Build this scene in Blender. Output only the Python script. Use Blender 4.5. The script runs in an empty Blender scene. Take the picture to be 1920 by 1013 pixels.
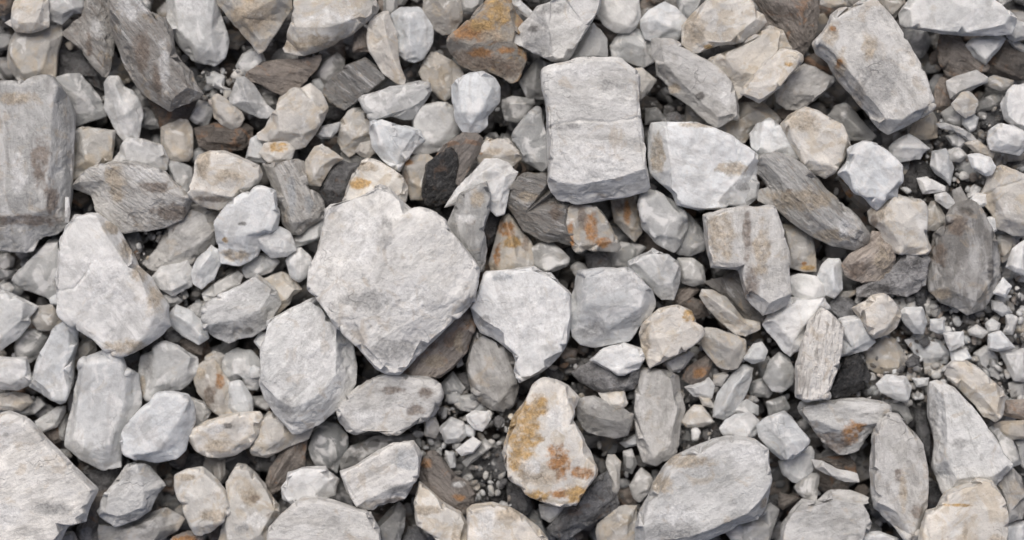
import bpy, math, random
import numpy as np
from mathutils import geometry as mgeo
from mathutils import Vector

# ------------------------------------------------------------------ camera, sky, sun, exposure
S = 0.0004                     # metres per photo pixel on the middle plane of the pile
CAMD = 5000                    # camera height above the pile, in the same pixels
W0, H0 = 1920.0, 1013.0
scene = bpy.context.scene
cam_d = bpy.data.cameras.new("camera"); cam = bpy.data.objects.new("camera", cam_d)
scene.collection.objects.link(cam); scene.camera = cam
cam_d.sensor_width = 36; cam_d.lens = 36 * CAMD / W0
cam_d.dof.use_dof = True; cam_d.dof.focus_distance = (CAMD - 150) * S; cam_d.dof.aperture_fstop = 2.0
cam_d.clip_start = 0.05; cam_d.clip_end = 100
cam.location = (0, 0, CAMD * S); cam.rotation_euler = (0, 0, 0)

world = bpy.data.worlds.new("World"); scene.world = world; world.use_nodes = True
wn = world.node_tree.nodes; wl = world.node_tree.links
bg = wn["Background"]; sky = wn.new("ShaderNodeTexSky"); sky.sky_type = 'NISHITA'; sky.sun_disc = False
SUN_EL, SUN_AZ = math.radians(60), math.radians(-14)      # from the top of the picture, a little left
sky.sun_elevation = SUN_EL; sky.sun_rotation = SUN_AZ; sky.altitude = 300; sky.dust_density = 6.0; sky.air_density = 0.45; sky.ozone_density = 0.3
wl.new(sky.outputs[0], bg.inputs[0]); bg.inputs[1].default_value = 0.09
sun_d = bpy.data.lights.new("sun", 'SUN'); sun = bpy.data.objects.new("sun", sun_d); scene.collection.objects.link(sun)
sun_d.energy = 1.5; sun_d.angle = math.radians(38); sun_d.color = (1.0, 0.965, 0.915)
dirv = Vector((math.sin(SUN_AZ) * math.cos(SUN_EL), math.cos(SUN_AZ) * math.cos(SUN_EL), math.sin(SUN_EL)))
sun.rotation_euler = dirv.to_track_quat('Z', 'Y').to_euler()
scene.view_settings.view_transform = 'Standard'; scene.view_settings.look = 'None'
scene.view_settings.gamma = 1; scene.view_settings.exposure = 0.27
scene.view_settings.use_curve_mapping = False

LAYER = 19.5                   # pixels of height between the layers of the pile

# ------------------------------------------------------------------ numeric helpers
def _hash(ix, iy, iz, seed):
    h = (ix * 374761393 + iy * 668265263 + iz * 2147483647 + seed * 974634777) & 0xFFFFFFFF
    h = ((h ^ (h >> 13)) * 1274126177) & 0xFFFFFFFF
    h = ((h ^ (h >> 16)) * 2246822519) & 0xFFFFFFFF
    return ((h ^ (h >> 15)) & 0xFFFFFF) / float(0xFFFFFF) * 2 - 1

def vnoise(p, seed):
    f = np.floor(p); i = f.astype(np.int64); t = p - f; t = t * t * (3 - 2 * t)
    out = 0
    for dx in (0, 1):
        wx = t[:, 0] if dx else 1 - t[:, 0]
        for dy in (0, 1):
            wy = t[:, 1] if dy else 1 - t[:, 1]
            for dz in (0, 1):
                wz = t[:, 2] if dz else 1 - t[:, 2]
                out = out + wx * wy * wz * _hash(i[:, 0] + dx, i[:, 1] + dy, i[:, 2] + dz, seed)
    return out

def fbm(p, seed, octs=4, gain=0.5, ridged=False):
    a = 1.0; s = 0; tot = 0
    for k in range(octs):
        n = vnoise(p + 17.3 * k, seed + k)
        if ridged: n = 1 - 2 * np.abs(n)
        s = s + a * n; tot += a; a *= gain; p = p * 2.03
    return s / tot

def refine(V, F, target, iters=9):
    """split every edge longer than its target until none is left"""
    for _ in range(iters):
        E = np.sort(np.concatenate([F[:, [0, 1]], F[:, [1, 2]], F[:, [2, 0]]]), axis=1)
        key = E[:, 0].astype(np.int64) * (len(V) + 1) + E[:, 1]
        uk, first, inv = np.unique(key, return_index=True, return_inverse=True)
        ue = E[first]; a, b = V[ue[:, 0]], V[ue[:, 1]]
        L = np.linalg.norm(a - b, axis=1)
        zt = np.maximum(a[:, 2], b[:, 2])
        tg = np.where(zt < -2 * target, target * 3.0, target)
        mark = L > tg * 1.35
        if not mark.any(): break
        idx = np.full(len(uk), -1); idx[mark] = len(V) + np.arange(mark.sum())
        V = np.concatenate([V, (a[mark] + b[mark]) / 2])
        m = idx[inv.reshape(-1)].reshape(3, -1).T          # midpoint index for edges 01,12,20
        cnt = (m >= 0).sum(1); out = [F[cnt == 0]]
        sel = cnt == 3; f, q = F[sel], m[sel]
        out += [np.c_[f[:, 0], q[:, 0], q[:, 2]], np.c_[q[:, 0], f[:, 1], q[:, 1]], np.c_[q[:, 2], q[:, 1], f[:, 2]], q]
        for r in range(3):
            rot = [r, (r + 1) % 3, (r + 2) % 3]
            f = F[:, rot]; q = m[:, rot]
            s1 = (cnt == 1) & (q[:, 0] >= 0); g, h = f[s1], q[s1]
            out += [np.c_[g[:, 0], h[:, 0], g[:, 2]], np.c_[h[:, 0], g[:, 1], g[:, 2]]]
            s2 = (cnt == 2) & (q[:, 2] < 0); g, h = f[s2], q[s2]   # edges 01 and 12 split
            out += [np.c_[h[:, 0], g[:, 1], h[:, 1]], np.c_[g[:, 0], h[:, 0], h[:, 1]], np.c_[g[:, 0], h[:, 1], g[:, 2]]]
        F = np.concatenate(out)
    return V, F

def smooth(V, F, n, lam=0.5):
    E = np.concatenate([F[:, [0, 1]], F[:, [1, 2]], F[:, [2, 0]]])
    i = np.concatenate([E[:, 0], E[:, 1]]); j = np.concatenate([E[:, 1], E[:, 0]])
    deg = np.maximum(np.bincount(i, minlength=len(V)), 1)[:, None]
    for _ in range(n):
        acc = np.stack([np.bincount(i, weights=V[j, k], minlength=len(V)) for k in range(3)], 1)
        V = V + lam * (acc / deg - V)
    return V

def normals(V, F):
    n = np.cross(V[F[:, 1]] - V[F[:, 0]], V[F[:, 2]] - V[F[:, 0]])
    N = np.stack([np.bincount(F.ravel(), weights=np.repeat(n[:, k], 3), minlength=len(V)) for k in range(3)], 1)
    return N / np.maximum(np.linalg.norm(N, axis=1, keepdims=True), 1e-9)

def poly_area(P):
    x, y = P[:, 0], P[:, 1]
    return 0.5 * np.sum(x * np.roll(y, -1) - np.roll(x, -1) * y)

def inside(P, q):
    c = False; n = len(P)
    for i in range(n):
        x1, y1 = P[i]; x2, y2 = P[(i + 1) % n]
        if (y1 > q[1]) != (y2 > q[1]) and q[0] < (x2 - x1) * (q[1] - y1) / (y2 - y1) + x1: c = not c
    return c

def centroid(P):
    x, y = P[:, 0], P[:, 1]; c = x * np.roll(y, -1) - np.roll(x, -1) * y; A = c.sum() / 2
    return np.array([((x + np.roll(x, -1)) * c).sum() / (6 * A), ((y + np.roll(y, -1)) * c).sum() / (6 * A)])

STYLE = {  # rounding passes, lump size, lump depth, grit depth, streak depth
    'W': (1, .020, .009, .003), 'G': (2, .015, .006, .001), 'C': (1, .020, .009, .002), 'B': (1, .028, .015, .006),
    'R': (1, .028, .014, .004), 'S': (1, .022, .010, .009), 'M': (1, .018, .010, .006), 'D': (1, .026, .018, .008)}

def build_stone(P, mat, loops, ridges, ang, seed, target, depth=None, round_extra=0, hscale=1.0, cracks=()):
    """P: outline in y-up pixels about its middle; returns vertices (pixels) and triangles of one closed solid stone"""
    rng = random.Random(seed)
    if poly_area(P) < 0: P = P[::-1]
    area = abs(poly_area(P)); s = math.sqrt(area); c = centroid(P)
    pts = [tuple(p) for p in P]; hs = [0.0] * len(pts); n = len(P)
    edges = [(i, (i + 1) % n) for i in range(n)]
    def put(x, y, h):
        q = np.array([x, y]); k = 0
        while not (inside(P, q) and min(mgeo.intersect_point_line(Vector(q), Vector(P[i]), Vector(P[(i + 1) % n]))[0].__sub__(Vector(q)).length
                   if 0 <= mgeo.intersect_point_line(Vector(q), Vector(P[i]), Vector(P[(i + 1) % n]))[1] <= 1 else 1e9 for i in range(n)) > 1.2) and k < 20:
            q = q + (c - q) * 0.06; k += 1
        pts.append((float(q[0]), float(q[1]))); hs.append(h * hscale * .82); return len(pts) - 1
    snap = bool(loops)
    if not loops and not ridges:
        H = s * rng.uniform(.24, .34); ga = rng.uniform(0, 2 * math.pi); g = rng.uniform(.05, .28)
        k0 = rng.uniform(.5, .72); off = c + np.array([math.cos(ga), math.sin(ga)]) * s * .08
        st = rng.randrange(2) if n > 7 else 0; loop = []
        for i in range(n):
            if n > 7 and (i + st) % 2: continue
            d = P[i] - off; q = off + d * (k0 + rng.uniform(-.1, .1))
            loop.append((q[0], q[1], H * (1 + g * (d @ np.array([math.cos(ga), math.sin(ga)])) / s * 2 + rng.uniform(-.08, .08))))
        loops = [loop]
    for lp in loops:
        ids = [put(*q) for q in lp]
        if len(ids) > 1: edges += [(ids[i], ids[(i + 1) % len(ids)]) for i in range(len(ids)) if ids[i] != ids[(i + 1) % len(ids)]]
    if snap and s > 60:      # crisp broken edges: where a top face comes close to the outline it runs right out to it
        segs = [(np.array(lp[i]), np.array(lp[(i + 1) % len(lp)])) for lp in loops for i in range(len(lp))]
        for i in range(n):
            A, B = P[i], P[(i + 1) % n]; L = np.linalg.norm(B - A); m = max(1, int(L / 13))
            nv = np.array([-(B - A)[1], (B - A)[0]]) / max(L, 1e-6)
            for j in range(m):
                q = A + (B - A) * ((j + .5) / m) + nv * rng.uniform(1.6, 3.4); bd, bh = 1e9, 0
                if not inside(P, q): continue
                for u, v in segs:
                    w = v[:2] - u[:2]; tt = min(1, max(0, ((q - u[:2]) @ w) / max(w @ w, 1e-9))); dd = np.linalg.norm(u[:2] + w * tt - q)
                    if dd < bd: bd, bh = dd, u[2] + (v[2] - u[2]) * tt
                if bd < 13: put(q[0], q[1], bh * rng.uniform(.86, .98))
    for rd in ridges:
        ids = [put(*q) for q in rd]; edges += list(zip(ids[:-1], ids[1:]))
    V2, _, F2, ov, _, _ = mgeo.delaunay_2d_cdt([Vector(p) for p in pts], edges, [], 1, 0.05)
    V = []
    for k, v in enumerate(V2):
        hh = [hs[o] for o in ov[k]]
        V.append((v[0], v[1], max(hh) if hh else None))
    known = [v for v in V if v[2] is not None]
    V = [v if v[2] is not None else (v[0], v[1], min(known, key=lambda q: (q[0] - v[0]) ** 2 + (q[1] - v[1]) ** 2)[2]) for v in V]
    F = []
    for f in F2:
        for k in range(1, len(f) - 1): F.append((f[0], f[k], f[k + 1]))
    V = np.array(V, float); F = np.array(F, int)
    A2 = np.cross(V[F[:, 1], :2] - V[F[:, 0], :2], V[F[:, 2], :2] - V[F[:, 0], :2])
    F[A2 < 0] = F[A2 < 0][:, ::-1]; F = F[np.abs(A2) > 1e-6]
    # sides and underside hang from the open border
    E = np.concatenate([F[:, [0, 1]], F[:, [1, 2]], F[:, [2, 0]]]); es = {tuple(e) for e in E}
    border = [e for e in es if (e[1], e[0]) not in es]
    nxt = {}
    for a, b in border: nxt.setdefault(a, b)
    ring = [border[0][0]]
    while True:
        b = nxt.get(ring[-1])
        if b is None or b == ring[0] or len(ring) > len(border): break
        ring.append(b)
    d = depth if depth else s * rng.uniform(.30, .42)
    VL, FL = list(map(tuple, V)), [tuple(f) for f in F]; prev = ring
    for sc, dz in ((.97, .35), (.72, 1.0)):
        cur = []
        for i in ring:
            x, y = V[i, :2]; cur.append(len(VL))
            j = 1 + rng.uniform(-.04, .04)
            VL.append((c[0] + (x - c[0]) * sc * j, c[1] + (y - c[1]) * sc * j, -d * dz * rng.uniform(.9, 1.1)))
        for k in range(len(ring)):
            a, b = prev[k], prev[(k + 1) % len(ring)]; a2, b2 = cur[k], cur[(k + 1) % len(ring)]
            FL += [(b, a, a2), (b, a2, b2)]
        prev = cur
    VL.append((c[0], c[1], -d * 1.08)); m = len(VL) - 1
    for k in range(len(prev)): FL.append((prev[(k + 1) % len(prev)], prev[k], m))
    V = np.array(VL, float); F = np.array(FL, int)
    V, F = refine(V, F, target)
    rp, lump, grit, streak = STYLE[mat]
    lo, hi = V[:, :2].min(0), V[:, :2].max(0)
    V = smooth(V, F, rp + round_extra)
    l2, h2 = V[:, :2].min(0), V[:, :2].max(0)
    V[:, :2] = lo + (V[:, :2] - l2) * (hi - lo) / (h2 - l2)
    N = normals(V, F)
    ca, sa = math.cos(-ang), math.sin(-ang)
    R = np.c_[V[:, 0] * ca - V[:, 1] * sa, V[:, 0] * sa + V[:, 1] * ca, V[:, 2]]      # streak frame
    sd = seed * 7 + 3; sz = max(s, 26)
    p = V / sz
    lump = lump * min(1.0, 105 / sz)
    disp = lump * sz * fbm(p * 2.3 + seed, sd, 3)
    cre = fbm(p * 3.1 + seed * 1.7 + 5, sd + 40, 3, .5, True)
    disp += lump * .55 * sz * np.minimum(cre, .35)                                       # soft scoops between sharp creases
    # flat broken facets: the lower envelope of planes tangent to a shallow dome
    wp = V[:, :2] + np.stack([vnoise(V / (sz * .12) + 3.1, sd + 60), vnoise(V / (sz * .12) + 8.7, sd + 61)], 1) * sz * .018
    fr = random.Random(seed * 31 + 7); K = 9; kap = {'W': .38, 'G': .26, 'C': .38, 'S': .2, 'M': .36}.get(mat, .3) / sz * (.45 if loops and s > 110 and snap else 1); cl = .07 * min(1.0, 120 / sz)
    env = np.full(len(V), 1e9)
    for _ in range(K):
        a0, r0 = fr.uniform(0, 6.283), sz * .55 * math.sqrt(fr.random()); sx, sy = r0 * math.cos(a0), r0 * math.sin(a0)
        env = np.minimum(env, kap * (sx * sx + sy * sy) - 2 * kap * (sx * (wp[:, 0] - c[0]) + sy * (wp[:, 1] - c[1])) + fr.uniform(-.012, .02) * sz)
    env += kap * ((V[:, 0] - c[0]) ** 2 + (V[:, 1] - c[1]) ** 2) * .75
    disp += np.clip(env - np.median(env), -cl * sz, cl * sz) * np.clip(V[:, 2] / (.1 * sz) , 0, 1)
    disp += grit * 95 * fbm(V / 21.0 + seed, sd + 80, 4, .62)
    chip = fbm(V / (14 + .05 * sz) + seed * 2.1, sd + 90, 3, .5)
    disp -= np.clip(chip - .12, 0, .5) * (2.0 + .055 * min(sz, 110)) * (1.0 if mat in 'WGC' else 1.4) * np.exp(-((V[:, 2] - .06 * sz) / (.16 * sz)) ** 2)
    if streak: disp += streak * 110 * fbm(R * np.array([.034, .16, .12]) + seed, sd + 120, 3, .6)
    for ck in cracks:
        dmin = np.full(len(V), 1e9); jx = V[:, :2] + 2.2 * np.stack([vnoise(V / 9 + 1.5, sd + 300), vnoise(V / 9 + 7.5, sd + 301)], 1)
        for (x1, y1), (x2, y2) in zip(ck[:-1], ck[1:]):
            a = np.array([x1, y1]); b = np.array([x2, y2]) - a
            tt = np.clip(((jx - a) @ b) / (b @ b), 0, 1); dmin = np.minimum(dmin, np.linalg.norm(jx - a - tt[:, None] * b, axis=1))
        disp -= 2.6 * np.exp(-(dmin / 1.8) ** 2) * (V[:, 2] > 0)
    V = V + N * disp[:, None]
    V = V * np.array([1, 1, 1.0])
    V[:, :2] += np.stack([vnoise(V / 30 + seed, sd + 200), vnoise(V / 30 + seed + 9, sd + 201)], 1) * min(1.6, s * .02)
    return V, F

def make_mesh(name, V, F, tints, mats, midx=None):
    me = bpy.data.meshes.new(name)
    me.vertices.add(len(V)); me.vertices.foreach_set("co", np.ascontiguousarray(V, np.float32).ravel())
    me.loops.add(len(F) * 3); me.loops.foreach_set("vertex_index", F.astype(np.int32).ravel())
    me.polygons.add(len(F)); me.polygons.foreach_set("loop_start", np.arange(0, len(F) * 3, 3, dtype=np.int32))
    me.polygons.foreach_set("use_smooth", np.ones(len(F), bool))
    for m in mats: me.materials.append(m)
    if midx is not None: me.polygons.foreach_set("material_index", midx.astype(np.int32))
    at = me.attributes.new("tint", 'FLOAT_COLOR', 'POINT')
    col = np.ones((len(V), 4), np.float32); tints = np.asarray(tints); col[:, :tints.shape[-1]] = tints
    at.data.foreach_set("color", col.ravel())
    me.update(calc_edges=True); me.validate()
    return me

# ------------------------------------------------------------------ materials
class NT:
    def __init__(s, name):
        s.m = bpy.data.materials.new(name); s.m.use_nodes = True; s.t = s.m.node_tree; s.n = s.t.nodes; s.l = s.t.links
        s.b = s.n["Principled BSDF"]
    def node(s, typ, **kw):
        x = s.n.new(typ)
        for k, v in kw.items(): setattr(x, k, v)
        return x
    def math(s, op, a, b=0.0, clamp=False):
        x = s.node("ShaderNodeMath", operation=op); x.use_clamp = clamp
        for i, v in enumerate((a, b)):
            if isinstance(v, (int, float)): x.inputs[i].default_value = v
            else: s.l.new(v, x.inputs[i])
        return x.outputs[0]
    def noise(s, co, scale, detail=4, rough=.55, dist=0.0):
        x = s.node("ShaderNodeTexNoise"); x.inputs["Scale"].default_value = scale; x.inputs["Detail"].default_value = detail
        x.inputs["Roughness"].default_value = rough; x.inputs["Distortion"].default_value = dist; s.l.new(co, x.inputs["Vector"]); return x.outputs["Fac"]
    def remap(s, v, a, b, c=0.0, d=1.0):
        x = s.node("ShaderNodeMapRange"); x.interpolation_type = 'SMOOTHSTEP'; s.l.new(v, x.inputs[0])
        for i, q in enumerate((a, b, c, d)): x.inputs[i + 1].default_value = q
        return x.outputs[0]
    def mix(s, f, a, b, blend='MIX'):
        x = s.node("ShaderNodeMix", data_type='RGBA', blend_type=blend)
        for i, v in ((0, f), (6, a), (7, b)):
            if isinstance(v, (int, float)): x.inputs[i].default_value = v
            elif isinstance(v, tuple): x.inputs[i].default_value = (*v, 1)
            else: s.l.new(v, x.inputs[i])
        return x.outputs[2]
    def gray(s, v):
        x = s.node("ShaderNodeCombineColor")
        for i in range(3): s.l.new(v, x.inputs[i])
        return x.outputs[0]

def stone_material(kind):
    g = NT({'W': 'white_quartz', 'G': 'grey_quartz', 'C': 'cream_quartz', 'B': 'brown_stone', 'R': 'rust_stained_quartz',
            'S': 'streaked_gneiss', 'M': 'mottled_stone', 'D': 'dark_mica'}[kind])
    tc = g.node("ShaderNodeTexCoord"); oi = g.node("ShaderNodeObjectInfo")
    vm = g.node("ShaderNodeVectorMath", operation='ADD'); sc = g.node("ShaderNodeVectorMath", operation='SCALE')
    cx = g.node("ShaderNodeCombineXYZ")
    g.l.new(oi.outputs["Random"], cx.inputs[0]); g.l.new(oi.outputs["Random"], cx.inputs[1]); cx.inputs[2].default_value = .3
    g.l.new(cx.outputs[0], sc.inputs[0]); sc.inputs["Scale"].default_value = 7.0
    g.l.new(tc.outputs["Object"], vm.inputs[0]); g.l.new(sc.outputs[0], vm.inputs[1]); co = vm.outputs[0]
    mp = g.node("ShaderNodeMapping"); mp.inputs["Scale"].default_value = (.19, 1, .8); g.l.new(co, mp.inputs[0]); cs = mp.outputs[0]
    at = g.node("ShaderNodeAttribute", attribute_name="tint"); base = at.outputs["Color"]
    big = g.noise(co, 42, 3, .5, .6); mid = g.noise(co, 150, 5, .6, .4); fine = g.noise(co, 620, 5, .65); grit = g.noise(co, 1900, 3, .6)
    amt = {'W': .17, 'G': .18, 'C': .20, 'B': .36, 'R': .24, 'S': .22, 'M': .26, 'D': .7}[kind]
    v = g.math('ADD', g.remap(big, .3, .7, -.5, .5), g.remap(mid, .3, .7, -.45, .45))
    v = g.math('ADD', v, g.remap(fine, .3, .7, -.3, .3)); v = g.math('ADD', g.math('MULTIPLY', v, amt), 1.0)
    col = g.mix(1.0, base, g.gray(v), 'MULTIPLY')
    # veins of whiter and duller stone
    def patch(col, n, lo, hi, c, strength, blend='MIX'):
        f = g.math('MULTIPLY', g.remap(n, lo, hi), strength); return g.mix(f, col, c, blend)
    warm = g.noise(co, 55, 4, .62, 1.2)
    if kind in 'WG':
        col = patch(col, warm, .58, .70, (.50, .43, .32), .28)
        col = patch(col, g.noise(co, 70, 4, .55, .8), .50, .62, (.82, .82, .81), .6)
        col = patch(col, g.noise(co, 48, 4, .6, .6), .52, .64, (.36, .36, .35), .38)
    if kind in 'WC':
        col = g.mix(g.math('MULTIPLY', g.remap(g.noise(cs, 130, 5, .6, .8), .50, .68), .30), col, (.33, .32, .31))
    if kind == 'C':
        col = patch(col, g.noise(co, 26, 2, .5, .3), .42, .6, (.45, .45, .44), .45)
        col = patch(col, warm, .48, .62, (.52, .43, .30), .45)
        col = patch(col, g.noise(co, 80, 5, .6, .8), .56, .66, (.76, .76, .74), .6)
        col = patch(col, g.noise(co, 230, 4, .7, 1.2), .62, .70, (.28, .21, .15), .45)
    if kind == 'R':
        f1 = g.math('MULTIPLY', g.remap(warm, .52, .64), .6)
        och = g.mix(g.remap(g.noise(co, 120, 5, .65, 1), .4, .6), (.47, .31, .12), (.36, .17, .07))
        col = g.mix(f1, col, och)
        col = patch(col, g.noise(co, 170, 5, .7, 1.4), .57, .68, (.18, .10, .06), .45)
        col = patch(col, g.noise(co, 140, 5, .7, .6), .60, .68, (.72, .70, .66), .6)
    if kind == 'S':
        st = g.noise(cs, 210, 6, .62, .5); st2 = g.noise(cs, 620, 4, .65, .3)
        col = patch(col, st, .50, .64, (.19, .17, .15), .55)
        col = patch(col, st, .44, .36, (.66, .66, .65), .55)
        col = patch(col, st2, .55, .66, (.24, .19, .15), .45)
        col = patch(col, warm, .58, .68, (.40, .31, .20), .4)
    if kind == 'M':
        sp = g.noise(co, 420, 6, .72, .8)
        cm = g.node("ShaderNodeMapping"); cm.inputs["Scale"].default_value = (.38, 1, 1); g.l.new(co, cm.inputs[0]); c3 = cm.outputs[0]
        dk = g.mix(.55, base, (.10, .09, .08)); lt = g.mix(.55, base, (.80, .80, .79))
        col = g.mix(g.math('MULTIPLY', g.remap(g.noise(c3, 46, 4, .55, .7), .48, .60), .65), col, lt)
        col = g.mix(g.math('MULTIPLY', g.remap(g.noise(c3, 58, 5, .6, .9), .52, .64), .42), col, dk)
        area = g.remap(g.noise(co, 34, 3, .5, .5), .40, .58)
        col = g.mix(g.math('MULTIPLY', g.math('MULTIPLY', g.remap(g.noise(c3, 420, 6, .72, .6), .50, .62), area), .45), col, dk)
        col = g.mix(g.math('MULTIPLY', g.remap(g.noise(c3, 95, 5, .6, .6), .48, .64), .55), col, lt)
        col = g.mix(g.math('MULTIPLY', g.remap(g.noise(c3, 120, 5, .62, .8), .52, .68), .48), col, dk)
        col = patch(col, warm, .54, .68, (.44, .36, .26), .40)
        col = patch(col, g.noise(co, 240, 6, .72, 1), .62, .70, (.14, .12, .10), .38)
    if kind == 'B':
        col = patch(col, g.noise(cs, 260, 5, .6, .5), .50, .64, (.10, .08, .065), .5)
        col = patch(col, warm, .55, .66, (.34, .19, .10), .5)
        col = patch(col, g.noise(co, 210, 5, .7, 1), .60, .70, (.45, .42, .38), .5)
    if kind == 'D':
        col = patch(col, g.noise(cs, 420, 6, .7, .6), .52, .64, (.16, .155, .15), .5)
        col = patch(col, g.noise(co, 300, 6, .75, 1), .58, .68, (.20, .21, .23), .6)
        col = patch(col, warm, .6, .7, (.16, .11, .08), .5)
    v2 = g.math('ADD', g.math('MULTIPLY', g.math('ADD', g.remap(mid, .3, .7, -.5, .5), g.remap(fine, .3, .7, -.5, .5)), .5), 1.0)
    col = g.mix(at.outputs["Alpha"], g.mix(1.0, base, g.gray(v2), 'MULTIPLY'), col)      # alpha 0 where the stone is stained
    g.l.new(col, g.b.inputs["Base Color"])
    rg = {'W': .40, 'G': .42, 'C': .46, 'B': .62, 'R': .55, 'S': .5, 'M': .62, 'D': .24}[kind]
    g.l.new(g.remap(mid, .3, .7, rg - .12, rg + .15), g.b.inputs["Roughness"])
    g.b.inputs["Specular IOR Level"].default_value = .45
    if kind in 'WGC':      # milky quartz lets light in a few millimetres
        g.b.inputs["Subsurface Weight"].default_value = .35; g.b.inputs["Subsurface Radius"].default_value = (1.0, .9, .8); g.b.inputs["Subsurface Scale"].default_value = .004
    # relief
    h = g.math('ADD', g.math('MULTIPLY', mid, 1.0), g.math('MULTIPLY', fine, .55)); h = g.math('ADD', h, g.math('MULTIPLY', grit, .22))
    if kind in 'SB': h = g.math('ADD', h, g.math('MULTIPLY', g.noise(cs, 300, 5, .6, .3), 1.4))
    if kind in 'WGCRM':   # hairline cracks
        vo = g.node("ShaderNodeTexVoronoi", feature='DISTANCE_TO_EDGE'); vo.inputs["Scale"].default_value = 38
        dn = g.node("ShaderNodeTexNoise"); dn.inputs["Scale"].default_value = 60; g.l.new(co, dn.inputs["Vector"])
        ad = g.node("ShaderNodeVectorMath", operation='MULTIPLY_ADD'); g.l.new(dn.outputs["Color"], ad.inputs[0])
        ad.inputs[1].default_value = (.035, .035, .035); g.l.new(co, ad.inputs[2]); g.l.new(ad.outputs[0], vo.inputs["Vector"])
        ck = g.math('MULTIPLY', g.remap(vo.outputs["Distance"], 0, .018, 1, 0), g.remap(g.noise(co, 30, 2), .58, .70))
        h = g.math('SUBTRACT', h, g.math('MULTIPLY', ck, .4))
        dk = g.math('MULTIPLY', ck, .12); col2 = g.mix(dk, col, (.16, .13, .11)); g.l.new(col2, g.b.inputs["Base Color"])
    bp = g.node("ShaderNodeBump"); bp.inputs["Strength"].default_value = 1.0
    bp.inputs["Distance"].default_value = {'W': .0008, 'G': .0006, 'C': .0010, 'B': .0024, 'R': .0019, 'S': .0022, 'M': .0013, 'D': .0030}[kind]
    g.l.new(h, bp.inputs["Height"]); g.l.new(bp.outputs[0], g.b.inputs["Normal"])
    return g.m

MAT = {k: stone_material(k) for k in 'WGCBRSMD'}

def lin(c): c /= 255.0; return c / 12.92 if c <= .04045 else ((c + .055) / 1.055) ** 2.4
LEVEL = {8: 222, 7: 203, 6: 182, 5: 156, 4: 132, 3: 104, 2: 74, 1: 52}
HUE = {'W': (.965, 1.0, 1.015), 'G': (.97, 1.0, 1.0), 'C': (1.03, 1.0, .93), 'B': (1.08, .98, .89), 'R': (1.07, .99, .87),
       'S': (1.005, 1.0, .965), 'M': (.99, 1.0, .98), 'D': (.98, 1.0, 1.03)}
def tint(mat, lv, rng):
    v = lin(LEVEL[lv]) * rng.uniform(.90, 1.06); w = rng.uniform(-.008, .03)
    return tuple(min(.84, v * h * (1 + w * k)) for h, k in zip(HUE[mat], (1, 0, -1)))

# ------------------------------------------------------------------ the ground under the pile
def ground_material():
    g = NT("dark_grit"); tc = g.node("ShaderNodeTexCoord"); co = tc.outputs["Object"]
    n1 = g.noise(co, 60, 6, .7, .5); n2 = g.noise(co, 700, 4, .7)
    col = g.mix(g.remap(n1, .35, .65), (.075, .068, .062), (.16, .145, .13)); col = g.mix(g.remap(n2, .55, .7), col, (.30, .28, .26))
    g.l.new(col, g.b.inputs["Base Color"]); g.b.inputs["Roughness"].default_value = .95
    bp = g.node("ShaderNodeBump"); bp.inputs["Distance"].default_value = .004; g.l.new(g.math('ADD', n1, n2), bp.inputs["Height"]); g.l.new(bp.outputs[0], g.b.inputs["Normal"])
    return g.m
n = 160; half = 6.0
u = np.sinh(np.linspace(-4, 4, n)) / math.sinh(4) * half
gx, gy = np.meshgrid(u, u, indexing='ij'); GV = np.c_[gx.ravel(), gy.ravel(), np.full(n * n, 0.0)]
GV[:, 2] = -95 * S + .004 * fbm(GV * 30, 5, 3)
ii = (np.arange(n - 1)[:, None] * n + np.arange(n - 1)[None]).ravel()
GF = np.concatenate([np.c_[ii, ii + n, ii + n + 1], np.c_[ii, ii + n + 1, ii + 1]])
gm = make_mesh("ground", GV, GF, (1, 1, 1), [ground_material()])
ground = bpy.data.objects.new("ground", gm); ground["kind"] = "structure"; scene.collection.objects.link(ground)

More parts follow.
